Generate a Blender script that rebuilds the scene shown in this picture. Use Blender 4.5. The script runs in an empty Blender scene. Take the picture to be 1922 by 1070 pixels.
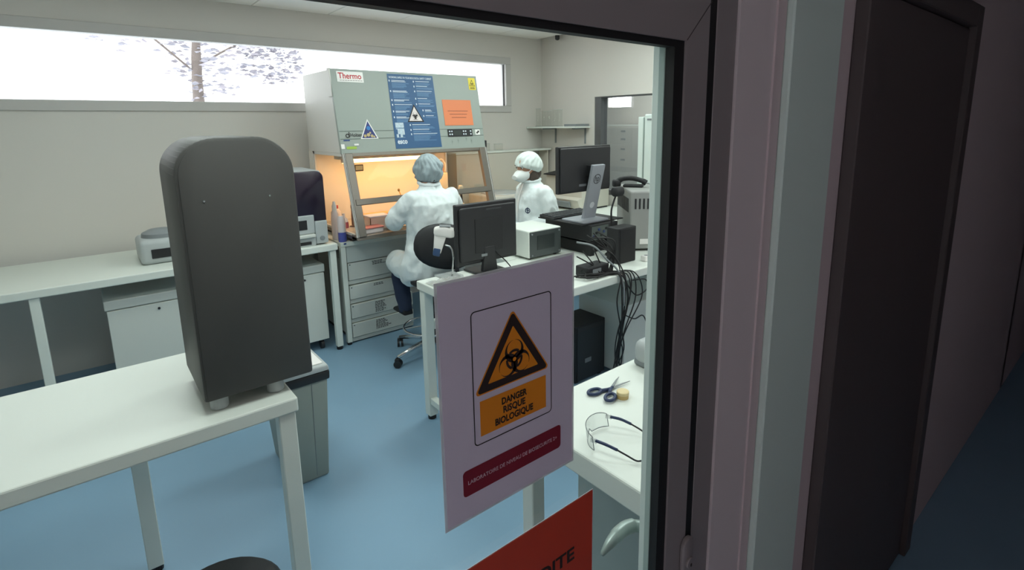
import bpy, bmesh, math, random
from mathutils import Vector, Matrix, noise
random.seed(7)
R = math.radians
scene = bpy.context.scene
COL = scene.collection

# ------------------------------------------------------------------ camera
F_PX, CX, CY = 995.883, 987.682, 421.813
CAM_H = 1.70
pitch, roll, yaw = R(10.7508), R(-0.79882), R(39.7438)
fw = Vector((math.sin(yaw)*math.cos(pitch), math.cos(yaw)*math.cos(pitch), -math.sin(pitch)))
rt0 = Vector((math.cos(yaw), -math.sin(yaw), 0)); up0 = rt0.cross(fw)
rt = math.cos(roll)*rt0 + math.sin(roll)*up0
up = -math.sin(roll)*rt0 + math.cos(roll)*up0
cd = bpy.data.cameras.new('camera'); cam = bpy.data.objects.new('camera', cd); COL.objects.link(cam)
cd.sensor_fit = 'HORIZONTAL'; cd.sensor_width = 36; cd.lens = F_PX/1922*36
cd.shift_x = (961-CX)/1922; cd.shift_y = (CY-535)/1922
cd.clip_start = 0.02
M = Matrix((rt, up, -fw)).transposed().to_4x4(); M.translation = (0, 0, CAM_H)
cam.matrix_world = M
scene.camera = cam

# ------------------------------------------------------------------ sky, exposure
w = bpy.data.worlds.new('overcast_sky'); scene.world = w; w.use_nodes = True
bg = w.node_tree.nodes['Background']; bg.inputs[0].default_value = (0.96, 0.97, 1.0, 1); bg.inputs[1].default_value = 4.5
vs = scene.view_settings
vs.view_transform = 'Standard'; vs.look = 'None'; vs.gamma = 1; vs.use_curve_mapping = False
vs.exposure = 0.0

def area(name, loc, rot, sx, sy, power, color=(1, 1, 1)):
    l = bpy.data.lights.new(name, 'AREA'); l.shape = 'RECTANGLE'; l.size = sx; l.size_y = sy; l.energy = power; l.color = color
    o = bpy.data.objects.new(name, l); COL.objects.link(o); o.location = loc; o.rotation_euler = rot
    return o
LAB_LIGHT = 13.5
CORRIDOR_FILL = 0.5  # strength of the added corridor fill
CEIL = 2.65
LAMPS = [(0.3, 1.2), (0.3, 3.0), (2.1, 1.2), (2.1, 3.0), (3.3, 1.2), (3.3, 3.0)]
for lx, ly in LAMPS:
    area('ceiling_lamp_light', (lx, ly, CEIL-0.03), (0, 0, 0), 0.56, 0.56, LAB_LIGHT, (0.93, 1.0, 0.98))
area('corridor_fill_light', (0.55, -0.75, 2.46), (0, 0, 0), 1.1, 0.25, CORRIDOR_FILL, (1.0, 0.95, 0.98))  # unseen fill added to lift the sign and door frame evenly
pl = area('window_portal', (1.0, 4.93, 2.12), (R(-90), 0, 0), 5.2, 0.5, 0.0)
pl.data.cycles.is_portal = True

# ------------------------------------------------------------------ materials
MATS = {}
def mat(name, rgb, rough=0.5, metal=0.0, var=0.0, scale=8.0, bump=0.0, bscale=60.0, emit=None, estr=0.0, stretch=None, spec=0.5, alpha=None, sss=0.0):
    if name in MATS: return MATS[name]
    m = bpy.data.materials.new(name); m.use_nodes = True
    nt = m.node_tree; b = nt.nodes['Principled BSDF']
    col = [c/255 for c in rgb]; col = [c/12.92 if c <= 0.04045 else ((c+0.055)/1.055)**2.4 for c in col]
    b.inputs['Base Color'].default_value = (*col, 1)
    b.inputs['Roughness'].default_value = rough; b.inputs['Metallic'].default_value = metal
    b.inputs['Specular IOR Level'].default_value = spec
    if sss: b.inputs['Subsurface Weight'].default_value = sss
    if emit:
        b.inputs['Emission Color'].default_value = (*emit, 1); b.inputs['Emission Strength'].default_value = estr
    if var or bump:
        tc = nt.nodes.new('ShaderNodeTexCoord'); src = tc.outputs['Object']
        if stretch:
            mp = nt.nodes.new('ShaderNodeMapping'); mp.inputs['Scale'].default_value = stretch
            nt.links.new(src, mp.inputs['Vector']); src = mp.outputs['Vector']
        if var:
            n = nt.nodes.new('ShaderNodeTexNoise'); n.inputs['Scale'].default_value = scale; n.inputs['Detail'].default_value = 6
            nt.links.new(src, n.inputs['Vector'])
            mx = nt.nodes.new('ShaderNodeMix'); mx.data_type = 'RGBA'
            mx.inputs[6].default_value = (*[c*(1-var) for c in col], 1); mx.inputs[7].default_value = (*[min(1, c*(1+var)) for c in col], 1)
            nt.links.new(n.outputs['Fac'], mx.inputs[0]); nt.links.new(mx.outputs[2], b.inputs['Base Color'])
        if bump:
            n2 = nt.nodes.new('ShaderNodeTexNoise'); n2.inputs['Scale'].default_value = bscale; n2.inputs['Detail'].default_value = 4
            nt.links.new(src, n2.inputs['Vector'])
            bp = nt.nodes.new('ShaderNodeBump'); bp.inputs['Strength'].default_value = bump; bp.inputs['Distance'].default_value = 0.01
            nt.links.new(n2.outputs['Fac'], bp.inputs['Height']); nt.links.new(bp.outputs['Normal'], b.inputs['Normal'])
    MATS[name] = m
    return m
def glass(name, tint=(1, 1, 1), gloss=0.06, rough=0.0, haze=0.0, haze_col=(0.8, 0.85, 0.85), fres=0.35):
    if name in MATS: return MATS[name]
    m = bpy.data.materials.new(name); m.use_nodes = True; nt = m.node_tree
    for n in list(nt.nodes): nt.nodes.remove(n)
    out = nt.nodes.new('ShaderNodeOutputMaterial'); tr = nt.nodes.new('ShaderNodeBsdfTransparent'); gl = nt.nodes.new('ShaderNodeBsdfGlossy')
    tr.inputs[0].default_value = (*tint, 1); gl.inputs['Roughness'].default_value = rough
    fr = nt.nodes.new('ShaderNodeLayerWeight'); fr.inputs[0].default_value = 0.25
    mul = nt.nodes.new('ShaderNodeMath'); mul.operation = 'MULTIPLY_ADD'; mul.inputs[1].default_value = fres; mul.inputs[2].default_value = gloss
    nt.links.new(fr.outputs['Fresnel'], mul.inputs[0])
    mx = nt.nodes.new('ShaderNodeMixShader'); nt.links.new(mul.outputs[0], mx.inputs[0]); nt.links.new(tr.outputs[0], mx.inputs[1]); nt.links.new(gl.outputs[0], mx.inputs[2])
    last = mx.outputs[0]
    if haze:
        df = nt.nodes.new('ShaderNodeBsdfDiffuse'); df.inputs[0].default_value = (*haze_col, 1)
        m2 = nt.nodes.new('ShaderNodeMixShader'); m2.inputs[0].default_value = haze
        nt.links.new(last, m2.inputs[1]); nt.links.new(df.outputs[0], m2.inputs[2]); last = m2.outputs[0]
    nt.links.new(last, out.inputs[0]); MATS[name] = m
    return m

WALL = mat('white_wall_paint', (214, 211, 204), 0.8, var=0.02, scale=1.5, bump=0.05, bscale=90)
CWALL = mat('corridor_wall_paint', (202, 188, 190), 0.75, var=0.02, scale=2, bump=0.06, bscale=70)
CWALL2 = mat('corridor_reveal_paint', (208, 198, 200), 0.75, var=0.02, scale=2)
CPALE = mat('pale_green_paint', (206, 224, 216), 0.6, var=0.02, scale=2)
CDARK = mat('dark_painted_panel', (84, 76, 76), 0.5, var=0.03, scale=2)
FLOOR = mat('blue_vinyl', (130, 164, 188), 0.42, var=0.08, scale=2.2, bump=0.03, bscale=120)
CEILM = mat('ceiling_tile_white', (246, 244, 238), 0.85, var=0.02, scale=30, bump=0.1, bscale=150)
GRID = mat('ceiling_grid', (190, 190, 186), 0.6)
DOORM = mat('grey_anodised_frame', (140, 133, 134), 0.5, 0.0, var=0.03, scale=3)
DOORIN = mat('pale_green_grey_frame', (172, 190, 184), 0.5, var=0.02, scale=3)
BLACK = mat('black_rubber', (18, 18, 19), 0.6, var=0.1, scale=20)
BLKP = mat('black_plastic', (36, 37, 39), 0.45, var=0.05, scale=12)
BLKM = mat('matt_black_plastic', (28, 29, 31), 0.6, var=0.05, scale=12)
WFRAME = mat('grey_window_frame', (196, 194, 190), 0.5, var=0.02, scale=3)
DFRAME = mat('dark_window_frame', (92, 94, 95), 0.5, var=0.02, scale=3)
WHITE = mat('white_laminate', (222, 228, 220), 0.4, var=0.015, scale=4)
WSTEEL = mat('white_enamel', (208, 212, 205), 0.4, var=0.015, scale=4)
HOODG = mat('sage_grey_enamel', (152, 161, 154), 0.45, var=0.015, scale=3)
HOODW = mat('hood_side_white', (214, 212, 206), 0.5, var=0.015, scale=3)
INNER = mat('hood_inner_white', (228, 222, 212), 0.85, var=0.01, scale=3, spec=0.15)
STEEL = mat('brushed_steel', (128, 122, 114), 0.38, 0.6, var=0.05, scale=6, stretch=(1, 20, 20))
CHROME = mat('chrome', (215, 215, 215), 0.15, 1.0)
GREYP = mat('light_grey_plastic', (176, 182, 182), 0.45, var=0.02, scale=6)
GREYM = mat('mid_grey_plastic', (130, 136, 138), 0.5, var=0.02, scale=6)
MACH = mat('charcoal_panel', (74, 74, 71), 0.55, var=0.03, scale=5)
PURPLE = mat('dark_violet_acrylic', (36, 28, 44), 0.2, var=0.04, scale=4)
BING = mat('grey_green_bin_plastic', (150, 158, 150), 0.5, var=0.02, scale=5)
GLASS = glass('door_glass', (0.93, 0.95, 0.94), 0.004, fres=0.07)
WGLASS = glass('window_glass', (0.97, 0.97, 0.98), 0.03)
CGLASS = glass('clear_glass', (0.96, 0.97, 0.96), 0.015, fres=0.12)
PLASTIC = glass('clear_plastic', (0.9, 0.9, 0.9), 0.08, 0.15, haze=0.22)
SUIT = mat('white_nonwoven', (226, 234, 234), 0.85, var=0.03, scale=10, bump=0.35, bscale=28, sss=0.0)
CAPB = mat('blue_grey_nonwoven_cap', (158, 172, 176), 0.8, var=0.4, scale=14, bump=0.3, bscale=40, stretch=(2.2, 2.2, 0.7))  # noise streaks paint lit ridges and shaded creases into the cap colour
CAPW = mat('white_nonwoven_cap', (214, 224, 220), 0.8, var=0.08, scale=22, bump=0.3, bscale=40)
MASK = mat('white_mask', (234, 238, 236), 0.8, var=0.02, scale=20)
SKIN = mat('skin', (196, 146, 120), 0.55, var=0.05, scale=12, sss=0.05)
HAIR = mat('brown_grey_hair', (74, 64, 56), 0.7, var=0.3, scale=40, bump=0.6, bscale=90)
GLOVE = mat('pale_nitrile', (206, 216, 222), 0.5, var=0.03, scale=20)
JEANS = mat('dark_blue_denim', (38, 50, 74), 0.9, var=0.15, scale=60, bump=0.2, bscale=200)
PAPER = mat('laminated_white_paper', (214, 206, 222), 0.35, var=0.01, scale=3)
INK = mat('black_ink', (26, 22, 22), 0.6)
RED = mat('red_ink', (190, 30, 40), 0.5)

# ------------------------------------------------------------------ mesh helpers
def I4(): return Matrix.Identity(4)
class MB:
    def __init__(s): s.v = []; s.f = []; s.mi = []
    def add(s, vs, fs, Mx=None, mi=0):
        o = len(s.v)
        s.v += [tuple(Mx @ Vector(p)) if Mx is not None else tuple(p) for p in vs]
        s.f += [tuple(i+o for i in f) for f in fs]; s.mi += [mi]*len(fs); return s
    def addbm(s, bm, Mx=None, mi=0):
        bm.verts.index_update(); s.add([v.co.copy() for v in bm.verts], [[v.index for v in f.verts] for f in bm.faces], Mx, mi); bm.free(); return s
    def box(s, a, b, bev=0.0, seg=2, Mx=None, mi=0):
        bm = bmesh.new(); bmesh.ops.create_cube(bm, size=1)
        for v in bm.verts: v.co = Vector(((a[i]+b[i])/2 + v.co[i]*(b[i]-a[i]) for i in range(3)))
        if bev: bmesh.ops.bevel(bm, geom=bm.edges[:], offset=bev, segments=seg, affect='EDGES', profile=0.5)
        return s.addbm(bm, Mx, mi)
    def prism(s, pts, lo, hi, axis='y', bev=0.0, Mx=None, mi=0):
        """polygon extruded along an axis: pts are (x,z) for y, (x,y) for z, (y,z) for x"""
        def P(p, t): return {'y': (p[0], t, p[1]), 'z': (p[0], p[1], t), 'x': (t, p[0], p[1])}[axis]
        n = len(pts); bm = bmesh.new()
        A = [bm.verts.new(P(p, lo)) for p in pts]; B = [bm.verts.new(P(p, hi)) for p in pts]
        bm.faces.new(A[::-1]); bm.faces.new(B)
        for i in range(n): bm.faces.new((A[i], A[(i+1) % n], B[(i+1) % n], B[i]))
        bmesh.ops.recalc_face_normals(bm, faces=bm.faces[:])
        if bev: bmesh.ops.bevel(bm, geom=bm.edges[:], offset=bev, segments=2, affect='EDGES', profile=0.5)
        return s.addbm(bm, Mx, mi)
    def tube(s, pts, r, n=8, closed=False, Mx=None, mi=0):
        pts = [Vector(p) for p in pts]; N = len(pts)
        rad = r if isinstance(r, (list, tuple)) else [r]*N
        vs, fs = [], []; pn = None
        for i, p in enumerate(pts):
            if closed: t = pts[(i+1) % N]-pts[i-1]
            else: t = pts[min(i+1, N-1)]-pts[max(i-1, 0)]
            t.normalize()
            if pn is None:
                a = Vector((0, 0, 1)) if abs(t.z) < 0.9 else Vector((1, 0, 0)); nn = t.cross(a).normalized()
            else: nn = (pn - t*pn.dot(t)).normalized()
            pn = nn; bb = t.cross(nn)
            for k in range(n):
                an = 2*math.pi*k/n; vs.append(p + (nn*math.cos(an)+bb*math.sin(an))*rad[i])
        for i in range(N if closed else N-1):
            j = (i+1) % N
            for k in range(n): fs.append((i*n+k, i*n+(k+1) % n, j*n+(k+1) % n, j*n+k))
        if not closed: fs += [tuple(range(n))[::-1], tuple((N-1)*n+k for k in range(n))]
        return s.add(vs, fs, Mx, mi)
    def cyl(s, c, r, h, n=24, axis='z', r2=None, bev=0.0, Mx=None, mi=0):
        r2 = r if r2 is None else r2
        prof = [(r, 0), (r2, h)] if not bev else [(r-bev, 0), (r, bev), (r2, h-bev), (r2-bev, h)]
        Q = {'z': I4(), 'y': Matrix.Rotation(R(-90), 4, 'X'), 'x': Matrix.Rotation(R(90), 4, 'Y')}[axis]
        T = Matrix.Translation(c) @ Q
        if Mx is not None: T = Mx @ T
        return s.lathe(prof, n, Mx=T, cap=True, mi=mi)
    def lathe(s, prof, n=24, Mx=None, cap=False, mi=0):
        vs = []; fs = []
        for r_, z in prof:
            for k in range(n): a = 2*math.pi*k/n; vs.append((r_*math.cos(a), r_*math.sin(a), z))
        for i in range(len(prof)-1):
            for k in range(n): fs.append((i*n+k, i*n+(k+1) % n, (i+1)*n+(k+1) % n, (i+1)*n+k))
        if cap: fs += [tuple(range(n))[::-1], tuple((len(prof)-1)*n+k for k in range(n))]
        return s.add(vs, fs, Mx, mi)
    def ell(s, c, r, n=16, m=10, Mx=None, mi=0):
        prof = [(math.sin(math.pi*i/m), -math.cos(math.pi*i/m)) for i in range(m+1)]
        prof[0] = (0.001, -1); prof[-1] = (0.001, 1)
        T = Matrix.Translation(c) @ Matrix.Diagonal((*r, 1))
        if Mx is not None: T = Mx @ T
        return s.lathe(prof, n, Mx=T, cap=True, mi=mi)
    def build(s, name, material, parent=None, smooth=False, angle=None):
        me = bpy.data.meshes.new(name); me.from_pydata(s.v, [], s.f)
        ms = material if isinstance(material, (list, tuple)) else [material]
        for m_ in ms: me.materials.append(m_)
        if len(ms) > 1: me.polygons.foreach_set('material_index', s.mi)
        if smooth: me.polygons.foreach_set('use_smooth', [True]*len(me.polygons))
        me.update()
        if smooth and angle: me.set_sharp_from_angle(angle=R(angle))
        o = bpy.data.objects.new(name, me); COL.objects.link(o)
        if parent: o.parent = parent
        return o
def tag(o, label=None, cat=None, group=None, kind=None):
    if label: o['label'] = label
    if cat: o['category'] = cat
    if group: o['group'] = group
    if kind: o['kind'] = kind
    return o
def thing(name, label, cat, loc=(0, 0, 0), rz=0, group=None):
    o = bpy.data.objects.new(name, None); COL.objects.link(o); o.location = loc; o.rotation_euler = (0, 0, R(rz)); o.empty_display_size = 0.05
    return tag(o, label, cat, group)
def struct(name, mb, m, parent=None, **k):
    o = mb.build(name, m, parent, **k)
    if not parent: o['kind'] = 'structure'
    return o
def sempty(name, loc=(0, 0, 0)):
    o = bpy.data.objects.new(name, None); COL.objects.link(o); o.location = loc; o['kind'] = 'structure'; o.empty_display_size = 0.05
    return o
WORK = bpy.data.scenes.new('workshop')      # scratch scene, removed at the end: only here are texts and remeshes evaluated
def evaluated_mesh(o):
    WORK.collection.objects.link(o); vl = WORK.view_layers[0]; vl.update()
    me = bpy.data.meshes.new_from_object(o.evaluated_get(vl.depsgraph)); WORK.collection.objects.unlink(o)
    return me
def text_obj(name, body, size, m, parent, Mx, align='CENTER', bold=0.0, extr=0.0004, width=None, font_scale_x=1.0):
    cu = bpy.data.curves.new(name, 'FONT'); cu.body = body; cu.size = size; cu.align_x = align; cu.align_y = 'CENTER'; cu.extrude = extr; cu.offset = bold
    cu.resolution_u = 3
    t = bpy.data.objects.new(name, cu)
    me = evaluated_mesh(t)
    bpy.data.objects.remove(t)
    if width:
        xs = [v.co.x for v in me.vertices]; s_ = width/(max(xs)-min(xs))
    else: s_ = font_scale_x
    for v in me.vertices: v.co.x *= s_
    me.transform(Mx); me.materials.clear(); me.materials.append(m)
    o = bpy.data.objects.new(name, me); COL.objects.link(o); o.parent = parent
    return o
def rrect(x0, x1, y0, y1, r, n=5, corners=(1, 1, 1, 1)):
    P = []
    for (cx, cy, a0), on in zip(((x1-r, y1-r, 0), (x0+r, y1-r, 90), (x0+r, y0+r, 180), (x1-r, y0+r, 270)), corners):
        if on:
            for i in range(n+1): a = R(a0+90*i/n); P.append((cx+r*math.cos(a), cy+r*math.sin(a)))
        else:
            P.append({0: (x1, y1), 90: (x0, y1), 180: (x0, y0), 270: (x1, y0)}[a0])
    return P
def cr(pts, n=6):
    """Catmull-Rom through points"""
    P = [Vector(p) for p in pts]; P = [P[0]*2-P[1]] + P + [P[-1]*2-P[-2]]; out = []
    for i in range(1, len(P)-2):
        for k in range(n):
            t = k/n; a, b, c, d = P[i-1:i+3]
            out.append(0.5*((2*b)+(c-a)*t+(2*a-5*b+4*c-d)*t*t+(3*b-a-3*c+d)*t**3))
    out.append(P[-2]); return out
# flat print in an X-Z plane (facing -Y): local x -> x, local y -> z
FACE = Matrix.Rotation(R(90), 4, 'X')
def flat(polys, lift=0.0):
    mb = MB()
    for p in polys: mb.add([(x, y, lift) for x, y in p], [tuple(range(len(p)))])
    return mb
def biohazard(S, cx=0, cy=0):
    """trefoil as flat polygons, S = overall radius"""
    k = S/26.5; polys = []
    for j in range(3):
        a = R(90+120*j); ca, sa = math.cos(a-math.pi/2), math.sin(a-math.pi/2)
        T = lambda x, y: (cx+k*(x*ca-y*sa), cy+k*(x*sa+y*ca))
        N = 22
        for i in range(N):
            t0 = R(9)+(2*math.pi-R(18))*i/N; t1 = R(9)+(2*math.pi-R(18))*(i+1)/N
            o = lambda t: T(15*math.sin(t), 11+15*math.cos(t)); q = lambda t: T(11.3*math.sin(t), 14.4+11.3*math.cos(t))
            polys.append([q(t0), q(t1), o(t1), o(t0)])
        for i in range(8):
            t0 = R(-38+76*i/8); t1 = R(-38+76*(i+1)/8)
            polys.append([T(10*math.sin(t0), 10*math.cos(t0)), T(10*math.sin(t1), 10*math.cos(t1)), T(13.4*math.sin(t1), 13.4*math.cos(t1)), T(13.4*math.sin(t0), 13.4*math.cos(t0))])
    return polys
def circ(cx, cy, r, n=24): return [(cx+r*math.cos(2*math.pi*i/n), cy+r*math.sin(2*math.pi*i/n)) for i in range(n)]
def ring_polys(outer, inner):
    n = len(outer); return [[inner[i], inner[(i+1) % n], outer[(i+1) % n], outer[i]] for i in range(n)]

# ------------------------------------------------------------------ the setting
XL, XR, YB, YD = -1.5, 4.25, 4.80, 0.52
struct('floor', MB().box((XL-0.1, -2.0, -0.08), (7.2, 7.4, 0)), FLOOR)
# ceiling: slab with tiles hanging below it
ceil = struct('ceiling', MB().box((XL-0.1, YD-0.04, CEIL+0.012), (XR+0.1, YB+0.1, CEIL+0.09)), GRID)
tile_me = None
nx = 0
lampcells = set()
gx0, gy0 = XL+0.0, YB
for i in range(10):
    for j in range(8):
        x0 = 0.0+(i-3)*0.6; y1 = YB-j*0.6
        x1 = min(x0+0.592, XR); x0 = max(x0, XL); y0 = max(y1-0.592, YD)
        if x1-x0 < 0.03 or y1-y0 < 0.03: continue
        if x1-x0 > 0.59 and y1-y0 > 0.59:
            if tile_me is None:
                t = MB().box((0, -0.592, 0), (0.592, 0, 0.022), 0.004, 1).build('ceiling_tile', CEILM, ceil); tile_me = t.data
            else:
                t = bpy.data.objects.new('ceiling_tile', tile_me); COL.objects.link(t); t.parent = ceil
            t.location = (x0, y1, CEIL)
        else:
            MB().box((x0, y0, CEIL), (x1, y1, CEIL+0.022), 0.004, 1).build('ceiling_tile', CEILM, ceil)
LAMPM = mat('lamp_diffuser', (240, 245, 240), 0.6, emit=(0.93, 1.0, 0.98), estr=2.0)
for lx, ly in LAMPS:
    L = thing('ceiling_light', 'square flush ceiling light panel '+('near the door wall' if ly < 2 else 'towards the window wall')+', '+{0.3: 'left', 2.1: 'middle', 3.3: 'right'}[lx]+' of its row', 'light', (lx, ly, CEIL-0.02), 0, 'ceiling light panels')
    MB().add([(-.3, -.3, 0), (.3, -.3, 0), (.3, .3, 0), (-.3, .3, 0), (-.28, -.28, 0), (.28, -.28, 0), (.28, .28, 0), (-.28, .28, 0),
              (-.3, -.3, .02), (.3, -.3, .02), (.3, .3, .02), (-.3, .3, .02)],
             [(0, 4, 5, 1), (1, 5, 6, 2), (2, 6, 7, 3), (3, 7, 4, 0), (0, 1, 9, 8), (1, 2, 10, 9), (2, 3, 11, 10), (3, 0, 8, 11)]).build('frame', WSTEEL, L)
    MB().box((-.28, -.28, 0.004), (.28, .28, 0.014)).build('diffuser', LAMPM, L)

# back wall with long window
WX0, WX1, WZ0, WZ1 = -1.1, 3.79, 1.83, 2.42
wb = MB()
wb.box((XL-0.1, YB, 0), (XR+0.1, YB+0.18, WZ0)).box((XL-0.1, YB, WZ1), (XR+0.1, YB+0.18, CEIL+0.1)).box((XL-0.1, YB, WZ0), (WX0, YB+0.18, WZ1)).box((WX1, YB, WZ0), (XR+0.1, YB+0.18, WZ1))
struct('wall_back', wb, WALL)
win = sempty('window_1', (0, YB, WZ0))
fr = MB(); h = WZ1-WZ0; t = 0.072
fr.box((WX0, -0.015, 0), (WX1, 0.08, t), 0.004, 1).box((WX0, -0.015, h-t), (WX1, 0.08, h), 0.004, 1).box((WX0, -0.015, t), (WX0+t, 0.08, h-t), 0.004, 1).box((WX1-t, -0.015, t), (WX1, 0.08, h-t), 0.004, 1)
fr.build('window_frame', WFRAME, win)
for a, b in ((WX0+t, WX1-t),):
    MB().box((a, 0.04, t), (b, 0.046, h-t)).build('pane', WGLASS, win)
MB().box((WX1-t-0.006, 0.02, t), (WX1-t, 0.04, h-t)).build('gasket', BLACK, win)
# right wall with internal window
IY0, IY1, IZ0, IZ1 = 2.3, 3.945, 0.95, 1.97
wr = MB()
wr.box((XR, YD-0.04, 0), (XR+0.12, YB+0.1, IZ0)).box((XR, YD-0.04, IZ1), (XR+0.12, YB+0.1, CEIL+0.1)).box((XR, YD-0.04, IZ0), (XR+0.12, IY0, IZ1)).box((XR, IY1, IZ0), (XR+0.12, YB+0.1, IZ1))
struct('wall_right', wr, WALL)
win2 = sempty('window_2', (XR, IY1, IZ0))
L_ = IY1-IY0; h2 = IZ1-IZ0
MB().box((-0.012, 0, -0.06), (0.0, 0.075, h2+0.06)).box((-0.012, -L_, h2), (0.0, 0, h2+0.06)).build('window_trim', WALL, win2)
MB().box((0.0, -0.085, 0), (0.10, 0, h2)).box((0.0, -L_, h2-0.012), (0.10, -0.085, h2)).box((0, -L_, 0), (0.10, -0.085, 0.05)).build('window_frame', DFRAME, win2)
MB().box((0.05, -L_, 0.05), (0.056, -0.085, h2-0.012)).build('pane', WGLASS, win2)
# left wall and next room
struct('wall_left', MB().box((XL-0.1, YD-0.04, 0), (XL, YB+0.1, CEIL+0.1)), WALL)
nr = MB().box((6.35, 1.5, 0), (6.45, 5.17, 2.7)).box((6.35, 5.62, 0), (6.45, 7.1, 2.7)).box((6.35, 5.17, 0), (6.45, 5.62, 1.93)).box((6.35, 5.17, 2.4), (6.45, 5.62, 2.7))
struct('wall_next_room_right', nr, WALL)
struct('wall_next_room_back', MB().box((4.36, 7.0, 0), (6.35, 7.1, 2.7)), WALL)
struct('wall_next_room_front', MB().box((4.37, 1.4, 0), (6.35, 1.5, 2.7)), WALL)
struct('wall_next_room_left', MB().box((4.36, 4.98, 0), (4.42, 7.0, 2.7)), WALL)
struct('ceiling_next_room', MB().box((4.3, 1.4, 2.66), (6.45, 7.1, 2.75)), CEILM)
area('next_room_lamp_light', (5.2, 3.9, 2.63), (0, 0, 0), 1.1, 1.1, 34, (0.95, 1, 1))
tag(MB().box((-.56, -.56, 0), (.56, .56, 0.02), 0.004).build('ceiling_light', LAMPM), 'large square ceiling light panel in the neighbouring room behind the internal window', 'light').location = (5.2, 3.9, 2.64)

# door wall
DX0, DX1, DZ1 = -0.36, 0.781, 1.885         # door leaf
struct('wall_front', MB().box((0.99, 0.478, 0), (XR+0.1, 0.60, 2.75)).box((XL-0.1, 0.478, 0), (-0.46, 0.60, 2.75)).box((-0.46, 0.478, 2.02), (0.99, 0.60, 2.75)), CWALL)
fr = MB()
fr.box((0.803, 0.486, 0), (0.868, 0.535, 1.96), 0.003, 1)
fr.box((-0.44, 0.486, 1.90), (0.803, 0.60, 1.96), 0.003, 1)
fr.box((-0.44, 0.486, 0), (-0.378, 0.60, 1.90), 0.003, 1)
struct('trim_1', fr, DOORM)                  # door lining
struct('trim_2', MB().box((0.868, 0.482, 0), (0.99, 0.60, 2.02)).box((-0.46, 0.482, 0), (-0.44, 0.60, 2.02)).box((-0.44, 0.482, 1.96), (0.868, 0.60, 2.02)), CWALL2)
struct('gap_shade_fill', MB().box((0.7812, 0.4862, 0), (0.803, 0.515, 1.90)).box((DX0, 0.50, 1.886), (0.7812, 0.515, 1.90)), BLACK)  # black fill painting the shade inside the gap round the leaf
# corridor beyond: pale pilaster, then a dark closed door
struct('trim_4', MB().box((1.02, 0.462, 0), (1.24, 0.478, 2.75), 0.003, 1), CPALE)
dd = sempty('door_2', (1.34, 0.478, 0))
MB().box((0, -0.03, 0), (0.07, 0.0, 2.06), 0.003, 1).box((0.95, -0.03, 0), (1.02, 0.0, 2.06), 0.003, 1).box((0.07, -0.03, 1.99), (0.95, 0.0, 2.06), 0.003, 1).build('door_frame', CDARK, dd)
MB().box((0.075, -0.012, 0.01), (0.945, 0.0, 1.985)).build('door_leaf', CDARK, dd)
struct('wall_corridor', MB().box((-2.2, -2.0, 0), (7.2, -1.9, 2.6)).box((-2.3, -2.0, 0), (-2.2, 0.6, 2.6)).box((7.1, -2.0, 0), (7.2, 0.6, 2.75)).box((4.3, 0.478, 0), (7.2, 0.6, 2.75)).box((-2.3, 0.478, 0), (-1.5, 0.6, 2.75)), CWALL)
struct('ceiling_corridor', MB().box((-2.3, -2.0, 2.5), (7.2, 0.52, 2.6)), CEILM)
tag(MB().box((-.56, -.14, 0), (.56, .14, 0.03), 0.006).build('corridor_fill_panel', mat('corridor_fill_glow', (240, 236, 236), 0.6, emit=(1, 0.9, 0.95), estr=0.8)), 'long slim fill light panel added to the dim corridor, out of view', 'light').location = (0.55, -0.75, 2.47)  # glowing panel added to go with the corridor fill

# door leaf
door = sempty('door_1', (0, 0.5, 0))
GX1, GZ1, GX0, GZ0 = 0.697, 1.8095, -0.26, 0.12
st = MB()
st.box((0.721, -0.016, 0.01), (DX1, 0.026, DZ1))
st.build('stile', DOORM, door)
MB().box((DX0, -0.016, 0.01), (GX0-0.02, 0.026, DZ1), 0.002, 1).build('stile', DOORM, door)
MB().box((GX0-0.02, -0.016, 1.8195), (0.721, 0.026, DZ1)).build('rail', DOORM, door)
MB().box((GX0-0.02, -0.0158, 0.01), (0.721, 0.026, GZ0-0.02), 0.001, 1).build('rail', DOORM, door)
# mitre line at the corner
MB().box((-0.0006, -0.0005, -0.045), (0.0006, 0.0, 0.045), Mx=Matrix.Translation((0.753, -0.0163, 1.852)) @ Matrix.Rotation(R(45), 4, 'Y')).build('mitre_joint', mat('joint_dark', (70, 62, 62), 0.6), door)
gk = MB()
gk.box((GX1, -0.012, GZ0), (0.721, 0.004, 1.8195)).box((GX0-0.02, -0.012, GZ1), (0.697, 0.004, 1.8195)).box((GX0-0.02, -0.012, GZ0-0.02), (GX1, 0.004, GZ0)).box((GX0-0.02, -0.012, GZ0), (GX0, 0.004, GZ1))
gk.build('gasket', BLACK, door)
MB().box((GX0-0.01, -0.004, GZ0-0.01), (GX1+0.01, 0.002, GZ1+0.005)).build('pane', GLASS, door)
bd = MB()
bd.box((GX1-0.001, 0.0035, GZ0), (0.721, 0.016, 1.82), 0.0015, 1)
MB().box((GX1+0.003, 0.0161, GZ0), (0.73, 0.030, 1.82), 0.002, 1).build('bead_edge', mat('lit_bead_green', (226, 238, 232), 0.4), door)  # same bead in a lighter colour, lab light on this facet painted in
bd.build('glazing_bead', DOORIN, door)
MB().box((GX0, 0.0035, 1.8192), (GX1, 0.028, 1.835)).build('glazing_bead', DOORIN, door)
MB().box((0.73, 0.026, 0.01), (DX1, 0.034, DZ1)).build('inner_cover', DOORIN, door)
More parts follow.
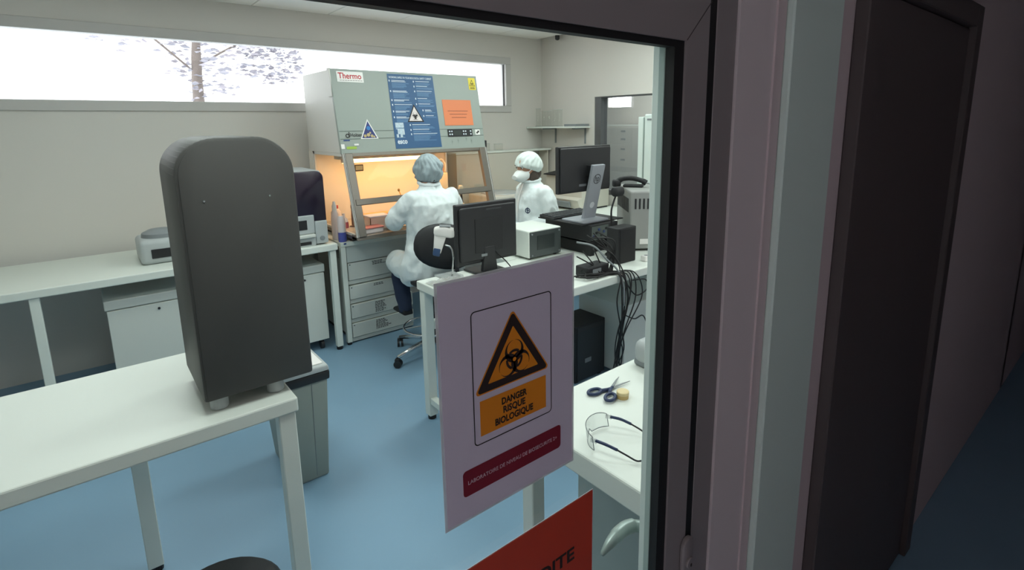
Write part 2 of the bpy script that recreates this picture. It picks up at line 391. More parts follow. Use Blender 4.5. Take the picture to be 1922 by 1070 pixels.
# lever handle on the lab side
hd = MB().tube(cr([(0.757, 0.03, 0.913), (0.757, 0.062, 0.914), (0.742, 0.077, 0.917), (0.72, 0.080, 0.9205), (0.695, 0.079, 0.920), (0.672, 0.078, 0.9135), (0.652, 0.077, 0.904)], 5),
     [0.0115]*10+[0.0135]*6+[0.013]*5+[0.0115, 0.011, 0.0105, 0.010, 0.009, 0.008, 0.007, 0.006, 0.005, 0.003], 14).build('handle', mat('satin_grey_metal', (150, 165, 160), 0.35, 0.3), door, smooth=True)
MB().cyl((0.757, 0.034, 0.913), 0.024, 0.008, 24, 'y', bev=0.002).build('handle_rose', MATS['satin_grey_metal'], hd, smooth=True, angle=40)
# cover of the lock on the corridor side
es = MB().prism(rrect(0.764, 0.797, 0.86, 0.935, 0.0155, 6), -0.026, -0.016, 'y', 0.003).build('lock_cover', DOORM, door, smooth=True, angle=50)
MB().cyl((0.781, -0.031, 0.885), 0.011, 0.006, 20, 'y', bev=0.0015).build('lock_cylinder', DOORM, es, smooth=True, angle=40)
MB().box((0.7795, -0.0325, 0.879), (0.7825, -0.031, 0.884)).build('keyhole', BLACK, es)

# ------------------------------------------------------------------ signs on the glass
SY = 0.4945
s1 = thing('warning_sign', 'white laminated sheet with orange biohazard triangle taped to the door glass', 'sign', (0.386, SY, 1.375))
MB().box((-0.108, -0.0006, -0.1575), (0.108, 0.0, 0.1545)).build('laminate', glass('laminate_film', (0.9, 0.9, 0.92), 0.05, 0.1, haze=0.55, haze_col=(0.72, 0.72, 0.74)), s1)
MB().box((-0.1045, -0.001, -0.154), (0.1045, -0.0002, 0.151)).build('paper_sheet', PAPER, s1)
ORG = mat('orange_print', (232, 142, 32), 0.5); BRN = mat('dark_brown_print', (48, 36, 34), 0.5); MAR = mat('maroon_print', (132, 28, 48), 0.5); LTX = mat('pale_print', (216, 190, 200), 0.5)
def fp(polys, name, m, par, lift):   # flat print facing -Y
    mb = MB()
    for p in polys: mb.add([(x, -lift, y) for x, y in p], [tuple(range(len(p)))])
    return mb.build(name, m, par)
o = rrect(-0.0625, 0.065, -0.0625, 0.1105, 0.006); i_ = rrect(-0.0611, 0.0636, -0.0611, 0.1091, 0.0048)
fp(ring_polys(o, i_), 'border_line', INK, s1, 0.0013)
def rtri(S, cy, f):   # rounded triangle: f offsets inward
    a = [(0.0, 0.0945), (-0.0555, 0.0055), (0.0555, 0.0065)]
    c = (0, 0.036); P = []
    for k, (x, y) in enumerate(a):
        x = c[0]+(x-c[0])*f; y = c[1]+(y-c[1])*f
        a0 = [150, 270, 30][k]-(120 if k == 0 else 0)
        for q in range(7):
            an = R([30, 150, 270][k]+120*q/6); P.append((x*1+S*math.cos(an)-0*0, y+S*math.sin(an)))
    return P
fp([rtri(0.004, 0, 0.97)], 'triangle_edge', ORG, s1, 0.0013)
fp([rtri(0.0035, 0, 0.93)], 'triangle_border', BRN, s1, 0.0016)
fp([rtri(0.001, 0, 0.70)], 'triangle_field', ORG, s1, 0.0019)
fp(biohazard(0.0265, 0.001, 0.034), 'biohazard_mark', BRN, s1, 0.0022)
fp([circ(0.001, 0.034, 0.0028)], 'mark_centre', ORG, s1, 0.0024)
fp([[(-0.053, -0.052), (0.0545, -0.052), (0.0545, -0.0055), (-0.053, -0.0055)]], 'text_field', ORG, s1, 0.0013)
for z, tx, wd in ((-0.0175, 'DANGER', 0.041), (-0.0295, 'RISQUE', 0.036), (-0.0425, 'BIOLOGIQUE', 0.062)):
    text_obj('lettering', tx, 0.0125, BRN, s1, Matrix.Translation((0.0, -0.0016, z)) @ FACE, bold=0.0004, extr=0.0001, width=wd)
fp([rrect(-0.081, 0.0815, -0.1235, -0.0885, 0.005)], 'label_field', MAR, s1, 0.0013)
text_obj('lettering', 'LABORATOIRE DE NIVEAU DE BIOSECURITE 2+', 0.0075, LTX, s1, Matrix.Translation((0.0, -0.0016, -0.106)) @ FACE, extr=0.0001, width=0.148)

s2 = thing('prohibition_sign', 'orange-red laminated notice on the lower door glass, black lettering', 'sign', (0.3905, SY, 0.94))
REDP = mat('orange_red_paper', (196, 64, 40), 0.4, var=0.02, scale=3)
MB().box((-0.147, -0.0010, 0.0), (0.1445, 0.0, 0.2085)).build('paper_sheet', REDP, s2)
MB().box((-0.1485, -0.0006, -0.0015), (0.146, 0.0002, 0.2098)).build('laminate', MATS['laminate_film'], s2)
text_obj('lettering', 'INTERDITE', 0.030, BRN, s2, Matrix.Translation((0.022, -0.0013, 0.121)) @ FACE, bold=0.0007, extr=0.0001, width=0.165)

# ------------------------------------------------------------------ tables
TZ = 0.84
def table(name, label, x0, x1, y0, y1, legs, th=0.05, m=WHITE, lw=0.045, rails=()):
    cx, cy = (x0+x1)/2, (y0+y1)/2
    T = thing(name, label, 'table', (cx, cy, 0))
    MB().box((x0-cx, y0-cy, TZ-th), (x1-cx, y1-cy, TZ), 0.006).build('table_top', m, T)
    for lx, ly in legs:
        g = MB().box((lx-lw/2-cx, ly-lw/2-cy, 0.025), (lx+lw/2-cx, ly+lw/2-cy, TZ-th), 0.003, 1).build('leg', m, T)
        MB().cyl((lx-cx, ly-cy, 0), 0.024, 0.026, 16).build('foot', BLACK, g)
    for a, b in rails:
        MB().box((a[0]-cx, a[1]-cy, a[2]), (b[0]-cx, b[1]-cy, b[2]), 0.003, 1).build('rail', m, T)
    return T
table('lab_table', 'white work table at the front left under the tall charcoal machine', -0.75, 0.44, 1.70, 2.36, [(0.405, 1.735), (-0.715, 1.735), (0.02, 2.325), (-0.715, 2.325)], lw=0.052)
table('lab_bench', 'white bench against the back wall carrying the dark violet instrument', -1.35, 1.395, 3.89, 4.72, [(1.36, 3.925), (-0.3, 3.925), (1.36, 4.68), (-1.3, 3.925), (-1.3, 4.68)], lw=0.046)
table('lab_table', 'long white table in the middle with two monitors and computer gear', 1.362, 3.45, 1.922, 2.616, [(1.40, 2.578), (1.40, 1.96), (3.41, 1.96), (3.41, 2.578)],
      rails=[((1.38, 1.985, 0.10), (1.42, 2.555, 0.14)), ((1.43, 2.555, 0.55), (3.38, 2.595, 0.60))], lw=0.055)
table('side_table', 'white table close behind the door with scissors and safety glasses on it', 0.914, 2.0, 0.63, 1.163, [(0.95, 1.125), (1.965, 1.125), (0.95, 0.668), (1.965, 0.668)], th=0.07, lw=0.05)
table('lab_bench', 'white bench along the right wall under the glassware shelf', 3.55, 4.24, 2.95, 4.78, [(3.59, 3.0), (3.59, 4.0), (4.2, 3.0)], lw=0.05)
table('lab_bench', 'white bench against the back wall right of the safety cabinet', 2.93, 3.54, 4.05, 4.78, [(2.97, 4.09), (3.5, 4.09)], lw=0.05)
table('lab_table', 'white table pushed against the far side of the long middle table', 2.02, 3.50, 2.62, 2.96, [(2.06, 2.92), (3.46, 2.92)], lw=0.05)
# white panels under the middle table
tag(MB().box((-0.30, 0, 0.04), (0.30, 0.42, 0.52), 0.004).build('under_bench_cabinet', WSTEEL), 'plain white cabinet standing under the long middle table', 'cabinet').location = (2.90, 2.13, 0)
tag(MB().box((-0.26, 0, 0.03), (0.26, 0.38, 0.70), 0.004).build('under_bench_cabinet', mat('grey_green_enamel', (170, 182, 178), 0.5, var=0.02, scale=3)), 'grey-green cabinet under the side table behind the door handle', 'cabinet').location = (1.36, 0.70, 0)

# ------------------------------------------------------------------ safety cabinet and its bench
HB = thing('drawer_bench', 'white four-drawer bench unit carrying the safety cabinet', 'bench', (1.43, 3.93, 0))
MB().box((0, 0, 0.795), (1.45, 0.82, 0.83), 0.004).build('bench_top', WHITE, HB)
MB().box((0.045, 0.012, 0.664), (1.44, 0.03, 0.795)).build('fascia', mat('grey_fascia', (188, 196, 192), 0.45, var=0.01, scale=3), HB)
for x, y in ((0.02, 0.025), (1.43, 0.025), (0.02, 0.79), (1.43, 0.79)):
    MB().box((x-0.02, y-0.02, 0.02), (x+0.02, y+0.02, 0.795), 0.003, 1).build('leg', WHITE, HB)
    MB().cyl((x, y, 0), 0.018, 0.02, 14).build('foot', BLACK, HB)
MB().box((0.05, 0.05, 0.045), (0.585, 0.70, 0.664)).build('carcass', WSTEEL, HB)
MB().box((0.07, 0.06, 0.0), (0.56, 0.62, 0.045)).build('plinth', BLKP, HB)
random.seed(3)
for z1, z0, nl in ((0.66, 0.518, 3), (0.475, 0.362, 2), (0.32, 0.203, 8), (0.165, 0.047, 7)):
    D = MB().box((0.05, 0.018, z0), (0.585, 0.05, z1-0.004), 0.003, 1).build('drawer', WSTEEL, HB)
    MB().box((0.05, 0.030, z0-0.036), (0.585, 0.05, z0-0.004), 0.002, 1).build('grip_rail', WSTEEL, D)
    MB().cyl((0.066, 0.0175, z1-0.018), 0.005, 0.004, 10, 'y').build('lock', BLKP, D)
    polys = []
    for q in range(nl):
        zz = z1-0.02-q*0.0115; x = 0.245+random.uniform(0, 0.006)
        while x < 0.245+random.uniform(0.06, 0.12):
            l = random.uniform(0.008, 0.022); polys.append([(x, zz-0.003), (x+l, zz-0.003), (x+l, zz+0.003), (x, zz+0.003)]); x += l+0.004
    pr = MB()
    for p in polys: pr.add([(x, 0.0174, y) for x, y in p], [(0, 1, 2, 3)])
    pr.build('printed_label', INK, D)['kind'] = 'stuff'
MB().box((0.025, -0.0005, 0.812), (0.045, 0.0, 0.825)).build('blue_sticker', mat('blue_sticker', (40, 70, 130), 0.5), HB)

HX0, HX1 = 1.50, 2.80
HD = thing('biosafety_cabinet', 'large sage-grey biological safety cabinet glowing orange inside', 'safety cabinet', (HX0, 3.93, 0.83))
W = HX1-HX0; zb = 0.83
P3 = lambda y, z: (y-3.93, z-zb)
up_prof = [P3(3.945, 1.50), P3(4.065, 2.12), P3(4.69, 2.12), P3(4.69, 1.50)]
MB().prism(up_prof, 0.004, W-0.004, 'x', 0.004).build('upper_housing', HOODW, HD)
# sloped front panel with its returns
MB().prism([P3(3.93, 1.496), P3(4.05, 2.125), P3(4.075, 2.127), P3(4.075, 2.11), P3(3.96, 1.496)], -0.006, W+0.006, 'x', 0.003).build('front_panel', HOODG, HD)
MB().prism([P3(4.035, 2.05), P3(4.05, 2.128), P3(4.09, 2.128), P3(4.09, 1.92), P3(4.02, 1.92)], -0.012, -0.002, 'x', 0.002).build('corner_cap', HOODW, HD)
MB().box((0, 0.67, 0.03), (W, 0.76, 0.67)).build('back_panel', INNER, HD)
MB().box((0.0, -0.15, 0.03), (W, 0.67, 0.055), 0.003).build('base_tray', STEEL, HD)
MB().box((0.03, 0.0, 0.0), (W-0.03, 0.74, 0.03)).build('plinth', BLKP, HD)
MB().box((0.03, 0.0, 0.055), (W-0.03, 0.66, 0.061)).build('work_surface', mat('warm_steel_work_surface', (196, 188, 176), 0.35, 0.3, var=0.03, scale=5), HD)
MB().prism([(-0.165, 0.03), (-0.155, 0.062), (-0.06, 0.066), (-0.06, 0.03)], 0.0, W, 'x', 0.003).build('armrest', STEEL, HD)
# sloped posts
ang = math.atan2(3.93-3.765, 1.50-0.885); Ls = math.hypot(3.93-3.765, 1.50-0.885)
SL = Matrix.Translation((0, 3.765-3.93, 0.885-zb)) @ Matrix.Rotation(-ang, 4, 'X')
for x0, x1 in ((0.012, 0.072), (W-0.066, W-0.012)):
    MB().box((x0, -0.012, 0), (x1, 0.03, Ls), 0.004, 1, Mx=SL).build('sash_post', STEEL, HD)
for x0, x1 in ((-0.002, 0.010), (W-0.010, W+0.002)):
    MB().box((x0, -0.018, 0.0), (x1, 0.012, Ls), 0.002, 1, Mx=SL).build('edge_trim', HOODW, HD)
for x0, x1 in ((0.0015, 0.006), (W-0.006, W-0.0015)):
    MB().box((x0, -0.0185, 0.0), (x1, -0.0175, Ls), 0.0, 1, Mx=SL).build('groove', BLKP, HD)
bar = MB().box((0.03, -0.018, 0.238), (W-0.03, 0.012, 0.285), 0.004, 1, Mx=SL).build('sash_handle', STEEL, HD)
MB().box((0.06, -0.002, 0.285), (W-0.06, 0.003, Ls), Mx=SL).build('sash_glass', glass('coated_sash_glass', (0.97, 0.97, 0.96), 0.002, fres=0.03), HD)
MB().box((0.0, 0.0, Ls-0.025), (W, 0.03, Ls+0.004), 0.002, 1, Mx=SL).build('top_rail', STEEL, HD)
# glazed cheeks
for x in (0.012, W-0.018):
    pf = [(-0.12, 0.07), (0.035, 0.65), (0.66, 0.65), (0.66, 0.07)]
    MB().prism(pf, x, x+0.006, 'x').build('side_pane', CGLASS, HD)
    e = MB(); e.box((x-0.006, 0.645, 0.055), (x+0.010, 0.675, 0.67)).box((x-0.006, -0.10, 0.052), (x+0.010, 0.67, 0.072)).box((x-0.006, 0.02, 0.648), (x+0.010, 0.67, 0.67))
    e.build('side_frame', HOODW, HD)
# lamp
MB().box((0.10, 0.36, 0.605), (1.00, 0.46, 0.66), 0.004, 1).build('lamp_housing', HOODW, HD)
TUBE = mat('warm_lamp_tube', (255, 240, 210), 0.5, emit=(1.0, 0.62, 0.28), estr=5.0)
MB().cyl((0.16, 0.40, 0.588), 0.016, 0.72, 14, 'x').build('lamp_tube', TUBE, HD, smooth=True, angle=50)
for x in (0.14, 0.88): MB().cyl((x, 0.40, 0.588), 0.019, 0.02, 14, 'x').build('lamp_socket', HOODW, HD)
hl = area('cabinet_lamp_light', (HX0+0.62, 3.93+0.36, zb+0.565), (R(24), 0, 0), 1.15, 0.06, 6.2, (1.0, 0.50, 0.19))
hl.parent = None
MB().box((0.35, 0.655, 0.478), (0.43, 0.672, 0.535), 0.003).build('gauge', BLKM, HD)
MB().box((0.358, 0.653, 0.487), (0.422, 0.656, 0.527)).build('gauge_display', mat('grey_display', (120, 130, 126), 0.3), HD)
MB().box((W+0.006, 0.02, 0.665), (W+0.035, 0.06, 0.73), 0.004).build('power_switch_box', BLKM, HD)
# prints on the sloped front panel: local (u, v) along it
A2 = math.atan2(0.12, 0.629)
FP = Matrix.Translation((0, -0.0015, 0.666)) @ Matrix.Rotation(-A2, 4, 'X') @ FACE       # u->x, v->up the slope, local z -> outward
def fprint(name, polys, m, par, lift, u=0, v=0):
    mb = MB()
    for p in polys: mb.add([(x+u, y+v, lift) for x, y in p], [tuple(range(len(p)))], FP)
    return mb.build(name, m, par)
def ftext(body, size, m, par, u, v, lift=0.0022, **k):
    return text_obj('lettering', body, size, m, par, FP @ Matrix.Translation((u, v, lift)), **k)
def frect(u0, u1, v0, v1): return [(u0, v0), (u1, v0), (u1, v1), (u0, v1)]
for v in (0.172, 0.113): fprint('panel_groove', [frect(0.0, 1.30, v-0.002, v+0.002)], mat('groove_dark', (92, 104, 98), 0.6), HD, 0.0004)
# stickers: things that could be peeled off stay parts of the cabinet front
WST = mat('sticker_white', (238, 236, 232), 0.4)
k_ = MB().box((0.041, 0.542, 0.0003), (0.247, 0.622, 0.0016), Mx=FP).build('maker_sticker', WST, HD)
ftext('Thermo', 0.062, RED, k_, 0.142, 0.587, bold=0.0012, extr=0.0002, width=0.18)
fprint('small_print', [frect(0.06+0.02*i, 0.076+0.02*i, 0.552, 0.557) for i in range(9)], mat('grey_ink', (150, 140, 140), 0.5), k_, 0.0022)
BLU = mat('poster_blue', (44, 88, 130), 0.4, var=0.04, scale=6); PALE = mat('poster_pale_blue', (120, 160, 196), 0.5); PWH = mat('poster_white', (214, 224, 232), 0.5)
po = MB().add([(0.447, 0.622, 0.0012), (0.858, 0.621, 0.0012), (0.856, 0.024, 0.0012), (0.436, 0.024, 0.0012), (0.447, 0.622, 0.0002), (0.858, 0.621, 0.0002), (0.856, 0.024, 0.0002), (0.436, 0.024, 0.0002)],
              [(3, 2, 1, 0), (0, 1, 5, 4), (1, 2, 6, 5), (2, 3, 7, 6), (3, 0, 4, 7)], FP).build('safety_poster', BLU, HD)
ftext('WORKING SAFELY IN YOUR BIOLOGICAL SAFETY CABINET', 0.022, PWH, po, 0.651, 0.594, bold=0.0003, extr=0.0001, width=0.385)
random.seed(11)
pw, pp = [], []
def para(u0, u1, v, nhead, nbody):
    pw.append(frect(u0, u0+0.008, v-0.010, v+0.004))
    for q in range(nhead): pw.append(frect(u0+0.022, u0+0.022+(u1-u0-0.03)*random.uniform(0.55, 1.0), v-0.009*q-0.0022, v-0.009*q+0.0022))
    for q in range(nbody):
        vv = v-0.009*nhead-0.004-0.0085*q; pp.append(frect(u0+0.022, u0+0.022+(u1-u0-0.03)*random.uniform(0.6, 1.0), vv-0.0012, vv+0.0012))
for v, a, b in ((0.57, 2, 5), (0.487, 2, 5), (0.415, 2, 1), (0.378, 1, 4), (0.325, 2, 2), (0.278, 2, 3)): para(0.455, 0.64, v, a, b)
for v, a, b in ((0.57, 1, 3), (0.53, 1, 2), (0.49, 1, 4), (0.43, 1, 3), (0.385, 1, 2)): para(0.668, 0.85, v, a, b)
for v, a, b in ((0.335, 2, 1), (0.288, 1, 1)): para(0.72, 0.85, v, a, b)
for v, a, b in ((0.215, 1, 3), (0.175, 1, 2), (0.14, 1, 6)): para(0.585, 0.84, v, a, b)
fprint('headings', pw, PWH, po, 0.0020)['kind'] = 'stuff'; fprint('body_text', pp, PALE, po, 0.0018)['kind'] = 'stuff'
fprint('warning_triangle', [[(0.645, 0.382), (0.570, 0.236), (0.722, 0.236)]], INK, po, 0.0020)
fprint('triangle_field', [[(0.645, 0.362), (0.586, 0.245), (0.705, 0.245)]], mat('pinkish_white_print', (224, 214, 212), 0.5), po, 0.0024)
fprint('biohazard_mark', biohazard(0.036, 0.645, 0.282), INK, po, 0.0028)
fprint('picture', [frect(0.457, 0.53, 0.113, 0.232)], mat('poster_picture', (186, 202, 212), 0.5, var=0.4, scale=60), po, 0.0020)
fprint('picture_line', [frect(0.455, 0.533, 0.186, 0.191), frect(0.457, 0.47, 0.14, 0.18), frect(0.475, 0.49, 0.115, 0.14), frect(0.51, 0.53, 0.115, 0.135)], BLU, po, 0.0024)
ftext('esco', 0.056, PWH, po, 0.500, 0.080, bold=0.0016, extr=0.0001, width=0.085)
tr = MB().prism([(0.229, 0.262), (0.157, 0.110), (0.301, 0.110)], 0.0003, 0.0014, 'z', Mx=FP).build('triangle_sticker', WST, HD)
fprint('triangle_print', [[(0.229, 0.246), (0.169, 0.116), (0.289, 0.116)]], mat('deep_blue_print', (30, 44, 110), 0.4, var=0.4, scale=40), tr, 0.0020)
fprint('germ_drawing', [circ(0.229, 0.192, 0.016, 14)], mat('bright_blue_print', (40, 120, 190), 0.4), tr, 0.0024)
fprint('germ_drawing', [circ(0.195, 0.133, 0.012, 9), circ(0.222, 0.140, 0.014, 9), circ(0.25, 0.132, 0.012, 9), circ(0.268, 0.126, 0.008, 8), circ(0.238, 0.156, 0.008, 8)], mat('ochre_print', (190, 170, 120), 0.5), tr, 0.0024)
ftext('Holten', 0.040, INK, HD, 0.125, 0.141, bold=0.0002, extr=0.0001, width=0.09, lift=0.001)
fprint('maker_emblem', ring_polys(circ(0.058, 0.137, 0.016, 16), circ(0.058, 0.137, 0.009, 16))+[frect(0.068, 0.075, 0.125, 0.165)], INK, HD, 0.001)
fprint('blue_sticker', [frect(0.022, 0.07, 0.098, 0.108)], MATS['blue_sticker'], HD, 0.0008)
fprint('white_sticker', [frect(-0.002, 0.024, 0.04, 0.075)], WST, HD, 0.0008)
fprint('green_sticker', [frect(0.038, 0.115, 0.036, 0.056)], mat('lime_sticker', (160, 190, 70), 0.5), HD, 0.0008)
fprint('white_sticker', [frect(0.10, 0.135, 0.062, 0.076)], WST, HD, 0.0008)
op = MB().box((0.918, 0.204, 0.0003), (1.208, 0.424, 0.0016), Mx=FP).build('orange_notice', mat('orange_paper', (224, 130, 84), 0.5, var=0.02, scale=4), HD)
fprint('print_lines', [frect(0.96+0.016*(q % 3), 1.165-0.012*(q % 3), 0.325-0.028*q, 0.331-0.028*q) for q in range(3)], mat('brown_ink', (150, 80, 56), 0.5), op, 0.0022)
yl = MB().prism(rrect(1.213, 1.285, 0.516, 0.622, 0.008, 3), 0.0003, 0.0014, 'z', Mx=FP).build('yellow_biohazard_sticker', mat('yellow_sticker', (228, 208, 40), 0.4), HD)
fprint('triangle', [[(1.249, 0.607), (1.220, 0.548), (1.278, 0.548)]], INK, yl, 0.0020)
fprint('triangle_field', [[(1.249, 0.598), (1.227, 0.552), (1.271, 0.552)]], MATS['yellow_sticker'], yl, 0.0024)
fprint('biohazard_mark', biohazard(0.016, 1.249, 0.567), INK, yl, 0.0028)
fprint('print_line', [frect(1.224, 1.274, 0.534, 0.539), frect(1.224, 1.274, 0.524, 0.529)], INK, yl, 0.0020)
cp = MB().box((0.932, 0.108, 0.0003), (1.182, 0.171, 0.004), Mx=FP).build('control_panel', BLKM, HD)
for u, v in [(0.95, 0.152), (0.972, 0.152), (0.95, 0.127), (0.972, 0.127), (1.09, 0.152), (1.112, 0.152), (1.09, 0.127), (1.112, 0.127), (1.164, 0.152), (1.164, 0.127)]:
    MB().cyl((u, v, 0.004), 0.007, 0.002, 10, Mx=FP).build('button', PWH, cp)
MB().box((0.99, 0.12, 0.004), (1.07, 0.16, 0.005), Mx=FP).build('display', mat('dark_display', (48, 54, 52), 0.3), cp)
fprint('white_sticker', [frect(1.215, 1.265, 0.118, 0.165)], WST, HD, 0.0008)
fprint('emblem', [circ(1.248, 0.146, 0.010, 8), circ(1.234, 0.136, 0.009, 8)], INK, HD, 0.0014)
for u, v in ((0.958, 0.062), (1.02, 0.07), (1.105, 0.085), (1.155, 0.065)):
    fprint('pen_mark', [frect(u, u+0.014, v, v+0.003), frect(u+0.004, u+0.006, v-0.02, v+0.02)], MATS['groove_dark'], HD, 0.0008)

# ---- things inside / beside the safety cabinet
WS = zb+0.061
def bottle(name, label, loc, prof, m, cat='bottle', capprof=None, capm=None, group=None, extra=None):
    B = thing(name, label, cat, loc, 0, group)
    MB().lathe(prof, 20, cap=True).build('bottle_body', m, B, smooth=True, angle=50)
    if capprof: MB().lathe(capprof, 16, cap=True).build('cap', capm, B, smooth=True, angle=50)
    if extra: extra(B)
    return B
TRANSL = mat('translucent_white_plastic', (226, 216, 216), 0.4, var=0.02, scale=8)
def wash(B):
    MB().tube(cr([(0, 0, 0.245), (0, 0, 0.30), (-0.02, -0.02, 0.315), (-0.05, -0.04, 0.30)], 4), 0.004, 8).build('spout', mat('yellow_plastic', (214, 178, 60), 0.4), B, smooth=True)
bottle('wash_bottle', 'tall white squeeze bottle beside the cabinet left corner', (1.462, 4.09, 0.83), [(0.029, 0), (0.031, 0.01), (0.031, 0.17), (0.026, 0.205), (0.016, 0.235)], TRANSL, capprof=[(0.018, 0.225), (0.018, 0.265), (0.012, 0.28), (0.010, 0.30)], capm=WST)
bottle('reagent_bottle', 'bottle with blue liquid at the left front corner of the cabinet bench', (1.466, 3.975, 0.83), [(0.029, 0), (0.031, 0.008), (0.031, 0.075)], mat('blue_liquid', (84, 92, 170), 0.3), extra=lambda B: MB().lathe([(0.031, 0.075), (0.031, 0.17), (0.024, 0.19), (0.02, 0.20)], 20, cap=True).build('bottle_neck', TRANSL, B, smooth=True, angle=50))
bottle('reagent_bottle', 'squat flask with crimson liquid inside the left cabinet pane', (1.57, 4.20, WS), [(0.036, 0), (0.038, 0.01), (0.036, 0.05)], mat('crimson_liquid', (150, 50, 80), 0.3), extra=lambda B: MB().lathe([(0.036, 0.05), (0.030, 0.075), (0.013, 0.09), (0.013, 0.12)], 20, cap=True).build('bottle_neck', TRANSL, B, smooth=True, angle=50))
bottle('reagent_bottle', 'clear flask with a red cap at the back left of the work surface', (1.60, 4.44, WS), [(0.04, 0), (0.042, 0.01), (0.042, 0.10), (0.018, 0.13)], TRANSL, capprof=[(0.02, 0.125), (0.021, 0.155)], capm=mat('red_cap', (190, 40, 36), 0.4))
def pipettor(name, label, loc, rz, m):
    B = thing(name, label, 'pipette', loc, rz)
    MB().box((-0.02, -0.016, 0.08), (0.02, 0.016, 0.17), 0.008).build('handle', m, B)
    MB().box((-0.02, -0.07, 0.145), (0.02, 0.02, 0.185), 0.01).build('head', m, B)
    MB().lathe([(0.016, 0.0), (0.012, 0.02), (0.008, 0.12)], 14, Mx=Matrix.Translation((0, -0.05, 0.035)), cap=True).build('nosepiece', BLKM, B)
    MB().box((-0.03, -0.03, 0), (0.03, 0.03, 0.01), 0.003).box((-0.006, 0.014, 0.008), (0.006, 0.026, 0.10)).build('stand', m, B)
pipettor('pipette_controller', 'brown pipette controller standing at the left inside the cabinet', (1.66, 4.20, WS+0.0), 30, mat('brown_plastic', (92, 56, 40), 0.5))
pipettor('pipette_controller', 'cream pipette controller standing at the right inside the cabinet', (2.70, 4.20, WS+0.07), -30, mat('cream_plastic', (226, 214, 186), 0.4))
tag(MB().box((-0.05, -0.05, 0), (0.05, 0.05, 0.07), 0.004).build('block', WSTEEL), 'white block under the cream pipette controller', 'block').location = (2.70, 4.20, WS)
def tub(name, label, loc, sx, sy, sz, m, lidm, rz=0):
    B = thing(name, label, 'box', loc, rz); b = 0.006
    t = MB(); t.box((-sx/2, -sy/2, 0), (sx/2, sy/2, 0.004)).box((-sx/2, -sy/2, 0), (-sx/2+0.004, sy/2, sz)).box((sx/2-0.004, -sy/2, 0), (sx/2, sy/2, sz)).box((-sx/2, -sy/2, 0), (sx/2, -sy/2+0.004, sz)).box((-sx/2, sy/2-0.004, 0), (sx/2, sy/2, sz))
    t.build('tub', m, B)
    MB().box((-sx/2-0.006, -sy/2-0.006, sz), (sx/2+0.006, sy/2+0.006, sz+0.012), 0.004).build('lid', lidm, B)
    return B
PINKT = mat('frosted_plastic', (222, 196, 180), 0.4, var=0.03, scale=10)
tub('plastic_tub', 'frosted plastic tub with lid in the middle of the work surface', (1.76, 3.99, WS), 0.16, 0.12, 0.10, PINKT, TRANSL)
tub('plastic_tub', 'low tray with pinkish lid at the front left of the work surface', (1.655, 3.88, WS), 0.17, 0.09, 0.035, TRANSL, mat('pink_lid', (206, 120, 110), 0.5), 5)
tub('tip_box', 'shallow orange tip box at the back of the work surface', (1.97, 4.36, WS), 0.44, 0.10, 0.05, mat('orange_box', (214, 150, 92), 0.5), mat('orange_lid', (226, 160, 104), 0.5))
tub('tip_box', 'cream tip box by the left elbow of the seated worker', (1.95, 4.10, WS), 0.14, 0.12, 0.055, MATS['cream_plastic'], mat('amber_lid', (220, 150, 60), 0.4))
for i, (dx, dz) in enumerate(((0, 0), (0.003, 0.017), (-0.002, 0.034))):
    d = thing('petri_dish', ['lowest', 'middle', 'topmost'][i]+' petri dish of the small pile on the work surface', 'petri dish', (1.87+dx, 3.89, WS+dz), 0, 'petri dishes in the cabinet')
    MB().lathe([(0.044, 0), (0.045, 0.012)], 24, cap=True).build('dish', PINKT, d); MB().lathe([(0.047, 0.006), (0.047, 0.016)], 24, cap=True).build('lid', TRANSL, d)
st = thing('stir_rod', 'thin rod with dark knob leaning inside the cabinet beside the worker', 'rod', (2.25, 4.40, WS))
MB().tube([(0, 0, 0.006), (-0.05, 0.06, 0.22)], 0.004, 8).build('rod', mat('amber_rod', (196, 150, 70), 0.4), st); MB().ell((-0.052, 0.062, 0.23), (0.011, 0.011, 0.014)).build('knob', mat('olive_knob', (110, 96, 50), 0.5), st)
MB().cyl((0, 0, 0), 0.02, 0.008, 14).build('foot', mat('amber_rod', (0, 0, 0)), st)
dsp = thing('dispenser_bottle', 'cream dispenser bottle with looped tube by the right cabinet pane', 'bottle', (2.66, 4.47, WS))
MB().box((-0.05, -0.04, 0.0), (0.05, 0.04, 0.36), 0.01).build('dispenser_body', MATS['cream_plastic'], dsp); MB().cyl((0, 0, 0.36), 0.024, 0.07, 16).build('pump_neck', mat('peach_plastic', (214, 150, 110), 0.4), dsp)
MB().tube(cr([(-0.03, 0, 0.36), (-0.05, 0, 0.43), (0.0, 0, 0.49), (0.045, 0, 0.44), (0.04, 0, 0.36)], 5), 0.006, 8).build('tube', WST, dsp, smooth=True)
bottle('reagent_bottle', 'small vial with red cap at the far right of the work surface', (2.70, 4.02, WS), [(0.022, 0), (0.022, 0.06)], TRANSL, capprof=[(0.023, 0.06), (0.023, 0.085)], capm=MATS['red_cap'])

